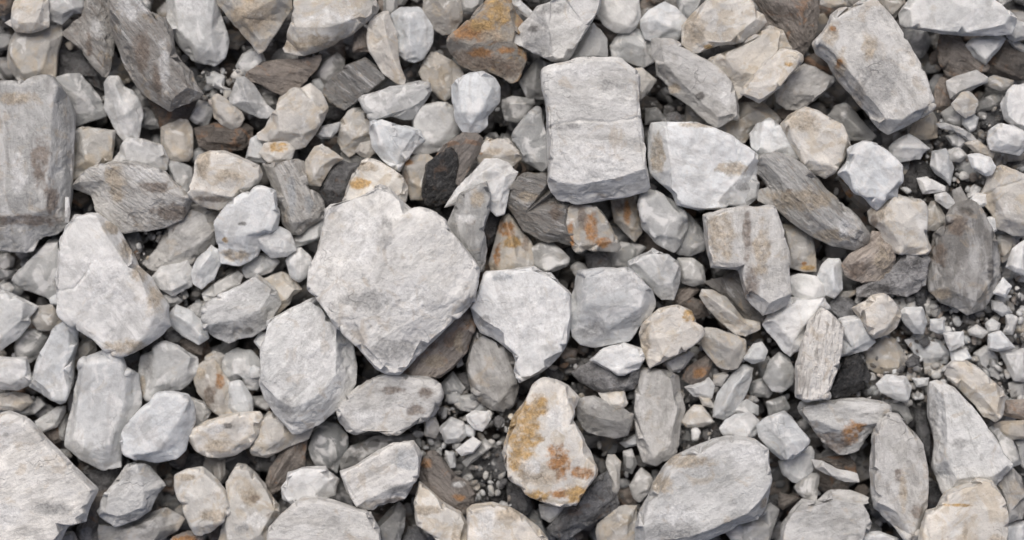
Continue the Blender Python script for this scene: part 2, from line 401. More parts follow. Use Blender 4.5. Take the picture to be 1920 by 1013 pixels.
# ------------------------------------------------------------------ the stones of the photograph
# kind+lightness | layer | outline in photo pixels | t: top face, r: ridge, c: apex (x,y,height) a: streak angle L: name as a landmark | look
STONES = """
C7|4|24,20 30,-15 85,-20 90,25 88,48 74,54 51,60 28,57 23,49 10,40 22,33||lumpy
W6|3|82,-15 150,-20 155,10 148,24 133,23 115,42 100,36 87,25||blunt
C6|2|19,75 28,60 51,63 87,50 113,49 114,67 104,95 100,147 70,160 40,158 15,125 14,105|h:45|squarish
B3|1|-10,-10 30,-8 22,16 8,25 -10,30||rusty brown
G4|1|-8,64 16,66 20,80 10,90 -8,92||rounded
G5|2|105,146 123,141 147,141 165,160 180,180 195,203 197,216 164,226 139,236 115,215|r:120,160,26 150,180,30 180,205,14|shouldered
S5|3|158,-15 205,-15 212,40 213,75 205,128 199,141 190,139 164,108 144,85 118,62 128,49 154,33|a:52 r:180,0,30 185,60,28 196,120,16 b:b,168,85,8,24 b:w,185,55,16,20|grey stone with brown streaks narrowing downward
S5|5|208,-15 257,-10 282,23 308,33 321,62 326,98 339,116 359,134 367,157 380,175 370,185 341,200 318,208 298,195 280,185 257,164 241,139 228,110 216,80 209,44|a:53 t:215,-10,45 255,-5,50 300,45,45 320,110,42 355,165,36 325,190,34 285,150,40 232,50,45 b:b,270,100,18,40 b:b,300,150,14,34 b:w,260,10,34,30 b:w,310,120,12,60 L:long streaky grey slab|long grey slab with dark parallel streaks, upper left corner of the photo
G7|3|310,-15 400,-15 412,25 425,60 427,80 418,108 400,124 380,118 360,112 340,92 325,65 313,35|t:330,-10,45 390,-10,45 400,60,35 400,95,25 370,90,35 335,55,40 b:w,365,10,34,24|smooth
W7|3|195,159 205,146 221,146 229,164 246,172 258,185 261,205 264,218 260,231 258,262 232,264 218,247 205,221 198,205 196,190|r:215,160,20 230,195,26 245,240,20|upright oval
W6|1|356,222 365,205 372,190 392,195 397,210 385,237 372,232||cubic
G4|1|262,206 285,208 300,225 300,238 280,240 262,235||flat
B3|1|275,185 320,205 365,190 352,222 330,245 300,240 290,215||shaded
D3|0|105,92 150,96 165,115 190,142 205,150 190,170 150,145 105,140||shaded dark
W7|2|387,142 400,136 418,144 416,160 430,165 424,172 400,160 390,155||crumbly
C6|4|400,-15 541,-15 546,15 528,41 513,64 495,92 485,99 474,87 451,59 433,36 410,10|r:425,-10,25 455,30,30 486,75,20 c:520,0,45 b:b,452,30,22,16 b:b,480,48,16,16 b:y,472,0,16,8 b:t,470,30,50,40 L:tan wedge at the top edge|tan and rust stone tapering to a point, at the top edge of the photo
C7|4|552,-10 700,-12 711,15 703,26 682,44 657,62 636,72 623,85 593,95 572,103 534,98 531,90 541,72 548,38 551,20|t:556,20,40 600,12,42 690,-4,42 699,14,40 670,36,40 620,50,42 590,54,42 556,53,40 a:0 b:t,600,78,50,14 b:t,560,88,30,12 b:w,620,35,60,14 L:white block with a tan lower face|white block with a tan lower face, at the top edge of the photo
C7|4|718,23 729,22 734,46 741,64 744,103 749,123 759,146 755,156 742,152 718,133 703,110 695,95 690,75 690,46 698,36|r:720,35,20 725,80,24 748,140,10 L:cream fang-shaped sliver|cream fang-shaped sliver curving to a point beside the white oval stone
G5|2|718,-10 745,-10 742,20 733,30 720,22||stubby
W7|3|736,30 752,15 785,16 800,28 808,50 808,80 792,108 775,116 760,110 745,96 740,60|r:768,35,30 770,85,28|smooth egg-shaped
B5|2|668,55 680,50 692,60 694,95 680,93 662,97 664,75||brown rimmed
G6|2|444,123 455,103 472,94 488,98 495,116 465,139 449,138||pale rounded
B4|3|464,133 480,123 515,115 560,110 580,107 597,103 600,112 590,131 575,147 560,164 533,177 508,167 485,154 459,147|a:10 r:485,138,12 530,145,16 575,128,10 L:curved dark slate flake|dark brownish slate flake with a curved pale rim
W6|3|444,147 459,145 475,160 485,180 495,195 513,206 498,219 485,218 459,206 431,193 438,165|r:455,160,20 465,190,26|triangular
G3|1|475,158 515,178 520,200 505,210 490,195||shaded
C6|3|398,184 410,177 428,193 452,211 455,221 446,236 433,240 415,231 402,218||rounded
W6|2|418,170 430,168 436,180 424,184||chip-like
C7|4|564,167 580,157 600,175 615,203 605,226 590,249 572,275 555,280 530,262 505,265 483,262 480,249 497,238 505,218 518,205 525,185 545,172|t:562,172,35 585,192,32 596,215,28 570,255,28 525,245,30 520,215,35 L:pale rounded stone with a cream patch|pale rounded stone with a faint cream patch and a small point at its lower left
G4|1|585,143 605,115 630,100 643,112 642,133 625,145 608,160||lobed
S4|3|625,146 642,130 682,112 703,126 724,147 684,178 646,203 620,190 608,175 610,158|a:38 t:655,130,25 685,117,25 715,147,25 680,172,25|brick-like layered
G5|2|586,152 598,150 608,165 600,174 588,165||rounded
D4|0|612,205 640,200 646,213 625,222 608,222||flat
G6|4|676,187 682,180 734,164 785,154 805,157 807,172 790,195 770,222 755,222 735,215 700,225 690,212|t:684,188,20 780,162,24 798,168,20 765,205,18 700,212,18 L:flat grey speckled trapezoid|flat grey trapezoid stone with faint speckles, above the cream pointed stone
W6|3|595,252 605,239 635,230 630,245 620,257 603,259||sliver-like
C5|3|797,-10 858,-10 864,20 864,38 852,60 830,62 806,48 796,30|r:820,0,26 840,25,26|brownish lumpy
W6|2|860,-10 905,-10 900,10 885,20 869,15||rounded
R5|4|838,72 851,62 882,38 903,15 921,-10 954,-8 966,25 980,38 985,52 970,75 985,95 985,110 977,136 970,149 959,153 944,144 918,136 885,131 864,123 849,103 838,87|t:843,74,40 885,46,48 935,0,50 955,25,48 965,60,42 960,84,40 930,76,42 880,86,40 b:o,885,62,50,20 b:y,935,25,30,34 b:y,905,50,30,14 b:t,930,70,36,12 b:b,890,112,62,22 b:b,950,128,34,22 b:o,905,100,24,10 b:o,948,95,22,8 L:rusty orange stone|rusty orange and brown stone near the top edge, strongest rust colour of all
W7|4|964,10 977,3 1000,23 990,31 972,18||sharp splinter-like
W6|3|948,12 955,-5 970,-5 975,5 962,22 950,15||chip-like
M8|5|964,67 980,46 995,33 1010,13 1025,8 1040,0 1060,-12 1130,-12 1121,20 1105,46 1090,74 1072,103 1062,113 1036,113 1021,105 1003,100 980,87 964,77|t:1030,2,45 1055,-10,55 1120,-10,52 1095,50,46 1062,95,40 1036,106,38 1030,60,48 b:g,1002,62,30,34 b:g,1035,20,28,14 b:k,1000,55,12,8 L:white stone with a rough grey side|white stone with one rough grey side, cut off by the top edge
G7|3|1122,-12 1195,-12 1200,30 1192,50 1180,60 1155,58 1135,45 1121,25||smooth
B4|1|1118,45 1135,48 1175,55 1165,68 1150,78 1130,70||shaded
G6|3|1112,44 1125,60 1136,75 1138,105 1130,112 1090,118 1070,115 1080,95 1100,60||plain
G6|2|1145,85 1165,60 1190,55 1210,60 1225,85 1225,115 1205,125 1180,115 1150,108|r:1175,80,26 1205,90,26|broad
C6|2|795,115 808,98 820,100 845,115 862,130 868,140 848,160 845,180 835,188 822,180 798,155 788,135|r:815,125,24 832,165,20|grey-cream
W8|5|848,160 866,145 880,139 904,136 926,149 935,164 933,192 914,213 913,231 900,246 880,251 867,244 856,223 851,190|t:862,160,28 900,145,30 922,168,30 905,200,34 885,235,26 868,215,30 L:bright white lobed stone|bright white lobed stone narrowing downward, under the rusty orange stone
G4|2|1005,112 1031,122 1022,135 1022,185 990,183 977,152 995,128|r:1005,130,16 1000,170,18|leaning
G5|2|945,188 960,183 998,186 1000,195 985,215 970,228 948,225 944,200|r:955,195,20 985,195,18|stubby
M8|6|1022,134 1057,126 1072,120 1103,110 1134,112 1160,110 1195,139 1198,200 1205,260 1217,350 1212,358 1180,365 1110,378 1080,381 1045,372 1036,360 1029,340 1029,300 1028,200 1024,160|t:1030,142,66 1105,120,68 1158,120,68 1188,145,64 1192,230,62 1206,318,56 1150,338,56 1085,348,54 1045,342,54 1036,300,60 a:3 b:g,1140,165,20,12 b:w,1100,310,80,50 b:w,1080,140,50,14 b:g,1060,240,40,8 x:1030,241 1080,228 1140,233 1206,222 L:big white rectangular block|big white rectangular block with squared corners, upper middle of the photo
G5|4|1008,203 1018,230 1028,262 1030,315 1015,320 985,300 962,260 968,245 985,225|t:1005,212,20 1020,250,20 1022,305,18 990,290,18 970,258,18|slanted plate-like
W7|3|1203,38 1220,20 1246,5 1267,15 1287,38 1282,60 1268,72 1230,76 1212,70 1205,50|r:1230,40,30 1255,50,30|rounded bright
G5|2|1268,-10 1325,-10 1308,18 1292,38 1282,30||tapering
C8|5|1280,46 1298,26 1313,13 1340,-2 1364,-12 1402,-10 1416,20 1431,26 1436,40 1420,59 1395,74 1375,80 1344,85 1310,100 1295,95 1280,82|t:1300,45,36 1345,5,42 1400,0,40 1415,38,34 1380,65,36 1325,80,30 b:t,1300,60,24,30 b:t,1300,30,20,12 b:y,1330,88,14,5 L:cream lumpy stone at the top edge|cream lumpy stone with a shadowed notch under it, at the top edge of the photo
C7|4|1418,62 1441,51 1467,59 1483,95 1457,105 1436,125 1418,140 1402,165 1390,180 1383,185 1375,155 1362,145 1335,128 1330,112 1358,100 1390,92 1395,74|t:1425,68,30 1445,56,30 1462,64,28 1440,110,24 1410,140,22 1375,130,26 1360,110,28|bright-cornered
M6|4|1222,74 1268,76 1285,92 1312,105 1335,118 1364,144 1378,165 1384,195 1386,222 1364,228 1346,240 1328,228 1308,213 1295,198 1259,175 1254,160 1233,141 1230,115 1220,103|t:1240,88,34 1270,90,36 1340,135,34 1370,175,30 1375,215,26 1345,222,26 1300,180,32 1245,120,34 a:25 b:w,1360,180,18,30 b:t,1265,165,12,10 b:k,1310,180,10,8 L:rough grey speckled slab|rough grey speckled slab slanting down to the right, beside the big white block
C6|3|1185,130 1205,130 1228,150 1215,170 1202,185 1195,150||peeking
C8|6|1464,95 1482,99 1504,109 1493,126 1457,164 1426,191 1392,175 1400,159 1431,121|t:1466,99,26 1496,110,26 1455,155,26 1427,180,26 1402,170,26 1435,124,26 b:y,1478,122,10,6 L:cream bar-shaped stone|cream bar-shaped stone lying diagonally, with square ends
B4|3|1408,-12 1536,-12 1536,25 1526,72 1510,100 1503,108 1483,98 1475,64 1457,51 1436,51 1434,26|r:1440,0,35 1500,20,40 1505,80,25 L:dark brown craggy stone|dark brown craggy stone with a pale streak, at the top edge
C5|3|1540,-10 1590,-10 1588,10 1560,12 1541,8||flat-bottomed
M6|3|1455,165 1472,150 1490,133 1508,122 1541,136 1568,149 1552,165 1520,192 1500,205 1478,203 1458,190|t:1472,158,30 1495,135,34 1510,128,32 1555,150,28 1525,180,26 1490,178,28|rough-topped
B3|2|1510,108 1530,102 1545,112 1560,138 1540,136 1515,122||shaded
C5|2|1385,193 1431,193 1454,216 1462,228 1440,240 1410,250 1400,265 1370,268 1348,243 1364,230 1385,222||tan
B4|1|1386,180 1405,183 1415,192 1388,195||wedge-like
G5|2|1556,218 1569,200 1589,195 1607,218 1625,238 1642,254 1632,262 1590,260 1570,240|r:1580,215,26 1610,245,22|rounded brownish
G4|1|1212,205 1230,203 1245,220 1248,228 1222,228 1212,232||rounded
D4|1|1252,215 1268,212 1280,222 1275,230 1255,228||dark
B4|1|1460,205 1480,203 1500,206 1490,215 1475,228 1462,222||brown
M7|6|1524,82 1546,59 1561,28 1576,17 1594,17 1615,4 1633,0 1646,8 1671,33 1695,72 1713,100 1725,128 1736,164 1748,195 1746,205 1723,223 1700,236 1666,250 1648,239 1630,218 1605,185 1576,149 1553,116 1533,98|t:1535,80,48 1562,40,56 1620,10,60 1650,20,60 1690,75,58 1720,135,56 1738,195,50 1690,225,46 1655,225,46 1612,165,50 1565,105,50 a:60 b:t,1556,72,16,22 b:t,1575,125,14,34 b:t,1610,180,12,36 b:o,1572,120,7,10 b:o,1560,58,8,6 b:g,1640,150,50,60 b:t,1625,95,14,30 L:big tapered mottled slab|big mottled white and grey slab with a rusty left edge, upper right of the photo
C5|3|1648,-10 1690,-10 1698,8 1680,28 1671,33 1655,15||tan
G7|5|1688,25 1700,5 1715,-12 1850,-12 1880,13 1900,26 1905,40 1902,50 1895,62 1870,66 1800,65 1760,60 1720,55 1700,52 1690,45|t:1705,20,30 1730,-8,36 1845,-6,38 1890,30,30 1880,48,28 1800,52,32 1720,46,28 L:long pale grey top-edge stone|long pale grey stone with a tan left end, along the top edge
G4|2|1855,-10 1900,-10 1895,0 1880,10||tapering
W6|3|1890,55 1905,40 1925,45 1925,70 1905,75 1890,68||blunt
G5|2|1892,75 1905,73 1925,88 1925,98 1905,88||slim
B4|2|1766,66 1797,66 1828,105 1851,121 1852,134 1823,139 1779,149 1771,128 1759,103|t:1790,80,20 1820,105,24 1840,128,18 1785,140,18 1778,110,24|reddish-brown shaded
G6|3|1815,85 1828,72 1867,66 1885,72 1872,92 1850,118 1830,105||wedge-like
W6|4|1779,152 1797,144 1831,133 1851,146 1851,154 1820,167 1785,182 1780,167||slab-like
B3|1|1853,110 1875,88 1895,75 1925,100 1925,148 1900,148 1870,140 1855,135||dark brown
C5|3|1851,149 1867,143 1900,151 1897,164 1877,167 1856,159||flat oval
C7|5|1787,195 1805,175 1818,173 1833,190 1828,210 1813,218 1792,203|r:1812,185,18|faceted
W8|4|1879,195 1890,172 1903,162 1930,158 1930,245 1905,240 1885,222||bright
G4|2|1834,190 1860,180 1876,175 1878,190 1860,203 1836,208||layered
D3|1|1832,210 1875,200 1882,225 1860,245 1835,238||blue-black
B5|2|1755,165 1765,148 1778,150 1781,170 1785,195 1770,205 1760,225 1750,205||upright
G5|3|1768,212 1785,201 1798,210 1808,225 1800,235 1775,228||blocky
G6|4|1808,222 1825,215 1835,222 1830,240 1820,246 1808,232||knobbly
W6|4|1758,232 1775,231 1800,240 1820,250 1832,262 1815,262 1790,245 1765,240||slender
C5|3|1748,208 1756,226 1758,256 1735,260 1705,258 1715,235||triangular
M6|5|-20,153 35,156 50,155 80,147 100,147 108,160 125,180 137,215 138,250 137,280 135,300 131,350 128,390 128,420 105,438 70,448 60,470 45,473 0,468 -20,465|t:-15,158,60 45,165,62 98,152,60 104,200,62 98,300,60 92,390,54 60,405,46 -15,398,50 a:85 b:b,84,305,18,50 b:b,100,370,14,34 b:b,50,412,70,12 b:w,45,330,16,50 b:t,30,190,50,14 L:big grey block at the left edge|big grey block cut off by the left edge, brown along its bottom
W6|6|121,372 127,372 129,395 127,415 121,414||needle-like upright
C6|3|144,243 165,240 214,246 207,300 190,305 165,318 138,335 134,318 140,285|t:155,248,26 205,250,22 195,295,18 165,300,28|boxy
W7|3|240,265 262,262 300,270 313,297 310,318 280,325 205,310 225,285|t:243,268,28 265,272,30 300,295,22 285,305,22 240,300,26|wedge-shaped
C6|2|302,240 335,225 350,228 358,245 360,290 352,300 330,302 313,297 303,265||mottled
W6|2|313,303 330,300 355,315 358,335 347,363 330,348 316,320||rounded
B3|2|365,240 400,232 440,225 470,240 472,262 450,280 400,285 375,275|a:8|dark layered
G5|1|358,285 375,278 395,283 385,300 372,310 360,300||blocky
S7|4|131,353 144,337 159,319 180,308 205,304 246,303 277,312 308,322 329,345 349,363 359,378 342,409 308,427 270,432 231,436 213,430 185,409 180,394 172,368 149,358|t:150,342,36 185,316,44 245,310,48 300,328,46 345,370,34 290,375,38 235,350,46 200,340,42 a:38 b:b,322,398,40,18 b:t,220,345,22,40 b:b,295,352,30,12 b:w,270,325,40,16 L:fish-shaped streaked stone|fish-shaped stone, white above and brown streaked below, beside the big grey block
B3|1|131,362 165,362 168,372 150,388 133,380||shaded
G4|1|232,440 257,437 265,460 258,478 245,470||rounded
M6|2|357,385 375,383 410,400 412,440 400,460 385,470 372,485 330,510 285,505 268,492 295,463 313,430 341,415|t:350,405,34 385,400,36 400,435,32 370,460,28 320,485,22 320,450,28|crumbly rough
C8|5|372,300 392,285 420,285 451,295 485,309 490,325 482,345 464,360 450,367 430,378 410,392 380,388 352,370 354,355 365,330|t:378,303,40 415,290,42 478,315,40 478,338,38 450,358,34 400,362,34 360,358,34 b:t,385,305,14,34 b:b,395,373,45,6 b:t,430,330,30,14 L:cream blocky stone with a ledge|cream blocky stone with a brown ledge, above the white stone with a dark pit
W8|5|469,360 485,348 515,358 523,400 518,430 500,440 490,460 482,480 450,498 415,492 411,470 402,415 420,390 433,376 450,367|t:470,368,44 488,355,44 510,365,42 515,395,42 500,430,38 465,440,38 425,445,34 415,415,38 440,385,44 b:k,459,420,9,5 b:y,425,450,8,7 b:t,440,478,34,12 L:white lumpy stone with a dark pit|white lumpy stone with a tiny dark pit and a faint yellow stain
W7|5|477,447 503,430 523,427 541,437 548,455 552,468 533,480 508,482 495,470||rounded plain
S6|4|492,309 528,306 556,299 570,304 574,327 577,353 595,363 605,378 610,394 605,409 580,425 559,440 544,440 528,417 523,391 518,360 508,350|t:515,318,36 550,308,38 562,335,36 590,380,30 570,410,30 548,420,32 535,370,36 a:62 b:u,548,370,10,34 b:u,580,385,8,18 L:bluish grey streaked stone|bluish grey streaked stone standing left of the biggest white stone
G7|3|562,440 580,419 605,409 615,424 600,445 567,458 548,466 545,448||flat smooth
W7|4|538,489 549,470 564,468 580,484 584,495 575,515 560,525 545,515||bead-like round
G6|3|456,505 467,486 487,478 508,481 520,490 505,508 480,518 462,520||flat oval
W7|3|462,296 470,262 482,255 497,265 490,288 497,305 480,300||upright
C8|4|487,288 497,270 528,263 544,270 549,281 543,297 528,304 503,302|b:y,518,276,24,12|orange-capped
C7|4|575,301 590,278 603,272 623,288 640,299 621,309 610,325 600,347 580,345 574,325|t:585,297,24 602,280,24 625,298,20 600,315,22 588,335,20|pointed
D3|3|613,322 640,305 675,306 665,330 648,373 613,381 598,362 605,345|a:-10|dark slaty
G4|1|640,288 655,285 690,300 685,310 650,312||shaded
C8|4|662,327 677,314 685,300 698,301 729,314 754,332 762,353 760,373 750,390 720,400 680,390 646,376 655,350|t:672,325,30 692,305,32 745,335,28 755,365,24 700,390,34 660,375,26 b:y,675,345,26,12 b:t,690,315,24,10 L:cream stone with a tan patch|cream stone with a tan patch, sticking out above the biggest white stone
W8|4|695,228 710,225 745,235 783,245 795,262 772,280 757,300 750,320 738,315 715,295 700,275 695,250|t:702,232,30 735,238,32 780,250,24 752,285,24 745,308,20 715,270,26 L:cream pointed stone|white and cream stone pointing down between the flat trapezoid and the tan shoulder stone
G7|3|775,215 800,198 840,197 858,205 862,240 850,262 825,280 800,288 770,285 778,262|t:790,215,24 835,205,26 848,235,22 820,268,20 785,270,22|broad smooth
C5|3|754,310 765,300 785,290 800,290 812,300 800,330 795,372 770,372 762,350 757,330|b:o,765,305,14,8 b:b,762,335,8,30|rust-edged
C6|3|667,283 677,270 697,265 700,285 690,295 677,290||knobbly
B4|1|578,255 592,258 600,268 595,280 582,275||brown
C6|2|632,262 640,230 657,205 682,203 690,220 698,247 697,262 677,268 665,285 655,292 640,278|t:648,235,24 665,212,26 685,225,24 688,250,20 660,262,22|shouldered
D1|4|800,310 830,285 850,278 872,262 890,252 905,262 895,290 880,310 860,350 845,375 820,385 800,383 792,365 797,335|t:808,312,28 835,290,34 856,290,36 856,330,28 850,350,18 805,350,24 L:black stone|black mica-like stone with sharp edges, the darkest in the photo
B4|5|815,298 835,272 870,248 890,250 903,262 895,288 880,312 862,345 856,340 860,300 850,280 830,288|a:-50|ribbed brown
C7|4|895,283 913,259 928,265 936,263 951,262 964,273 977,288 977,296 959,312 930,312 905,312 895,305|t:902,285,24 915,267,26 955,270,24 968,290,18 935,295,22 b:o,903,289,5,4 b:t,925,285,20,8|double-humped
W8|5|836,389 859,353 885,324 908,301 931,300 949,306 969,322 959,340 951,360 949,383 944,399 931,402 915,388 890,380 862,384|r:850,372,10 890,335,26 920,315,30 948,330,22 938,380,12 L:white angular stone with a thin arm|bright white angular stone with a thin arm reaching down left, beside the black stone
M5|6|851,394 862,368 885,352 913,342 919,366 918,394 905,430 913,463 910,489 900,510 877,476 845,435 841,425|t:860,392,30 870,370,32 908,352,32 912,390,28 898,430,28 895,475,20 862,435,26 b:t,895,375,16,18 b:b,885,415,8,6 b:w,875,410,20,10|brown-grey sloping
D3|2|905,400 935,402 940,410 930,440 915,465 905,430||shaded
S4|4|954,360 964,335 985,324 1026,324 1031,353 1041,366 1060,375 1075,380 1080,420 1070,460 1045,455 1026,453 1000,440 980,430 964,404 951,385|t:965,355,38 985,332,40 1025,335,40 1055,385,36 1062,440,28 1020,435,26 985,400,32 a:20 b:b,1040,400,16,20 b:t,990,370,20,10 L:brown-grey tucked slab|brown-grey slab tucked under the lower left corner of the big white block
C6|4|1048,372 1067,383 1085,383 1113,386 1134,409 1154,443 1162,463 1154,471 1121,468 1100,466 1085,473 1077,468 1070,445 1052,414|t:1065,390,30 1112,392,32 1150,455,22 1125,455,20 1085,462,22 a:60 b:o,1108,428,13,36 b:o,1130,455,16,10 b:b,1092,405,10,24 b:o,1070,440,8,26 b:b,1075,385,24,8 L:rust-striped stone|stone with diagonal rust and cream stripes, below the big white block
C5|2|1147,373 1185,370 1193,390 1203,415 1203,435 1190,450 1177,440 1155,415|b:o,1176,395,8,30 b:b,1160,385,12,14|rust-tinted
C6|3|941,409 954,404 964,414 980,443 995,455 1000,489 998,503 985,520 925,520 918,490 925,470 931,445|r:948,412,24 958,445,30 965,490,30 b:o,948,430,18,20 b:y,962,455,24,12 b:o,932,480,8,24 b:b,985,455,10,24 L:rusty cone-shaped stone|orange-stained cone-shaped stone, just above the white hooked stone
G5|3|995,468 1018,455 1036,458 1057,476 1066,486 1062,497 1040,505 1021,512 1003,494||smooth flattish
G5|2|1072,500 1083,493 1093,497 1102,510 1080,516||rounded
D4|1|1100,478 1125,472 1145,480 1150,500 1130,510 1105,505||shaded
G5|1|1140,468 1165,455 1200,460 1210,465 1190,485 1180,505 1150,505 1145,485||dull flat
W8|5|1222,232 1245,230 1300,232 1335,240 1370,257 1405,280 1420,290 1425,312 1418,327 1423,345 1418,370 1400,386 1365,383 1360,390 1310,393 1270,383 1262,360 1240,342 1222,325 1217,290 1217,250|t:1245,240,52 1300,238,54 1380,270,50 1412,298,42 1385,330,44 1368,350,42 1345,380,36 1290,382,36 1268,365,40 1258,320,50 x:1376,262 1382,285 1384,303 x:1248,236 1250,262 b:t,1368,318,34,14 b:t,1312,238,40,7 b:g,1392,350,22,9 b:t,1235,290,14,40 L:large white stone with a tan patch|large white stone with cracks and a tan patch, right of the big white block
G6|5|1395,348 1412,330 1423,345 1418,370 1400,386 1385,384 1378,370||knob-like
G6|4|1200,383 1210,358 1226,358 1251,371 1269,383 1287,401 1287,427 1274,458 1264,471 1231,453 1205,425|t:1212,375,26 1230,368,28 1275,405,26 1268,445,22 1235,440,24 1215,415,26 L:smooth grey oval pebble|smooth plain grey oval stone, just below the large white stone with a tan patch
G5|3|1290,401 1313,430 1323,450 1321,466 1295,478 1272,476 1268,462 1287,430||smooth tapering
M7|6|1320,404 1354,394 1380,391 1395,389 1420,391 1444,386 1454,389 1462,414 1470,443 1475,481 1477,510 1481,555 1478,570 1450,585 1430,592 1400,560 1390,525 1388,505 1334,502 1328,476 1323,435|t:1326,410,50 1395,392,54 1448,392,52 1465,450,50 1472,540,42 1440,570,36 1408,545,38 1396,495,50 1340,492,46 a:85 b:b,1398,440,9,60 b:t,1352,440,30,50 b:b,1408,530,16,34 b:t,1425,470,18,60 L:squarish cream stone with a brown band|squarish cream and grey stone with a brown vertical band, its right half reaching lower
C6|3|1465,422 1503,424 1521,437 1526,460 1530,507 1508,508 1478,497 1470,450|b:y,1515,502,18,6 b:o,1508,494,6,4|square-cut tan
S6|5|1423,291 1457,288 1482,296 1503,309 1534,337 1546,353 1576,378 1607,404 1628,427 1633,443 1628,455 1605,468 1558,460 1523,440 1495,422 1462,394 1424,375 1421,360 1440,350 1425,330 1418,322|t:1430,298,44 1470,296,50 1505,330,50 1550,385,48 1605,430,38 1600,448,36 1540,420,40 1470,350,44 a:45 b:t,1500,375,70,22 b:t,1560,440,40,14 b:u,1580,425,10,24 b:b,1478,358,6,3 b:w,1590,420,24,24 L:long streaked grey-brown stone|long streaked grey and brown stone lying diagonally, with glittering upper edge, right of the middle
W8|4|1423,233 1441,225 1456,232 1475,250 1487,268 1496,300 1480,298 1457,290 1425,292 1412,275 1410,250|t:1430,240,30 1452,238,32 1480,275,26 1450,282,26 1425,275,28|bright rounded
C8|5|1465,235 1485,215 1510,201 1535,210 1560,228 1580,245 1595,265 1592,285 1575,310 1550,333 1510,318 1495,285 1478,255|t:1478,237,40 1510,208,44 1550,228,44 1585,265,38 1560,310,32 1515,300,34 b:t,1500,230,34,26 L:large smooth cream stone|large smooth cream stone, between the big mottled slab and the long streaked stone
W8|6|1574,327 1594,301 1592,280 1623,268 1643,270 1666,286 1687,306 1692,337 1684,348 1682,368 1664,371 1646,391 1628,371 1597,348|t:1588,322,38 1602,290,42 1640,275,42 1675,305,40 1683,340,34 1660,365,34 1640,370,34 L:white round glassy stone|bright white roundish stone with a glassy surface, beside the large cream stone
C5|2|1574,337 1597,350 1630,376 1640,385 1628,394 1610,385 1589,363|b:o,1592,365,10,12|rust-brown shaded
C8|5|1630,394 1648,383 1664,373 1684,368 1710,376 1725,376 1736,399 1736,440 1746,463 1741,475 1705,477 1679,473 1671,458 1659,453 1653,432 1633,419|t:1655,395,32 1685,375,36 1722,382,36 1728,430,34 1738,465,24 1690,462,26 1665,430,30 b:t,1650,400,24,22 b:b,1640,412,8,14 L:cream stone with a lobed left side|cream stone with a darker tan left side, just below the white round glassy stone
B6|5|1635,435 1655,435 1660,455 1673,465 1677,485 1668,510 1650,525 1620,528 1590,515 1580,495 1600,475 1630,462|r:1595,495,22 1650,465,30 1665,490,26 b:t,1655,490,22,34 b:b,1608,505,24,18|brown and cream egg-shaped
M4|4|1750,440 1772,425 1777,404 1790,385 1787,358 1802,352 1815,376 1836,394 1851,419 1867,443 1874,480 1877,520 1865,550 1845,580 1815,590 1790,575 1765,565 1745,545 1742,500 1745,470|t:1765,445,34 1795,410,38 1820,395,38 1855,450,34 1862,520,28 1830,565,24 1770,540,30 a:80 b:b,1795,420,24,24 b:k,1805,400,16,10 b:b,1760,480,14,30 b:t,1765,550,20,12 b:k,1855,510,8,30 L:big dark brown slab on the right|big dark brown speckled slab with a narrow top, near the right edge
C6|3|1737,404 1746,381 1756,378 1777,417 1760,430 1738,430|r:1752,385,20 1762,415,16|wedge-shaped
W8|4|1722,335 1740,333 1772,350 1772,358 1733,362||flat plate-like
W7|4|1756,366 1775,362 1790,380 1793,387 1777,389 1758,376||slanting
W8|4|1820,376 1836,364 1850,367 1851,382 1833,390||cubic
G5|3|1818,370 1830,350 1840,355 1832,368||narrow
W6|4|1748,310 1751,286 1774,281 1780,296 1787,312 1782,345 1774,335 1756,322|a:80|ribbed upright
W7|4|1671,276 1684,263 1705,253 1723,265 1743,278 1730,286 1725,296 1710,298 1684,304 1674,290|r:1688,275,20 1725,278,18|lemon-shaped
D2|2|1695,330 1710,300 1745,310 1750,325 1776,340 1770,350 1745,345 1722,350 1732,363 1715,372 1697,358||blue-black
C5|2|1690,308 1708,305 1708,320 1695,328||tan
G5|2|1790,295 1810,290 1835,305 1835,330 1815,338 1800,318||dull
D2|1|1788,318 1805,318 1825,340 1822,365 1800,350 1787,340||shaded dark
W6|3|1775,285 1797,277 1812,292 1800,302 1783,300||rounded
W8|5|1818,291 1838,290 1856,296 1867,312 1861,324 1849,328 1828,314||oval
C6|4|1810,268 1835,265 1864,286 1860,296 1836,288||slim
G6|3|1777,256 1800,248 1811,265 1800,276 1788,270||tapering
W8|5|1855,262 1858,245 1875,233 1900,238 1925,250 1925,275 1912,290 1885,285 1860,280|t:1870,262,20 1878,243,22 1915,252,22 1908,275,18|bright blocky
C5|2|1882,288 1905,290 1920,288 1915,300 1890,302||tan
C5|2|1863,290 1878,290 1880,308 1868,310||upright
D3|1|1888,305 1925,300 1925,322 1900,320||shaded
C7|4|1845,362 1853,345 1855,320 1880,312 1925,330 1925,440 1900,440 1870,425 1862,400 1850,385|x:1845,366 1868,352 1912,340 t:1865,350,30 1878,322,34 1922,335,36 1922,420,30 1885,410,30 1868,375,28 L:cream-grey stone at the right edge|cream-grey stone with a brown crease, cut off by the right edge
W7|4|1849,409 1867,409 1869,430 1861,440 1852,425||tooth-like
C6|2|1872,440 1900,440 1905,455 1895,480 1882,490 1874,475||brownish
W8|4|1890,500 1900,470 1925,450 1925,515 1905,508||bright
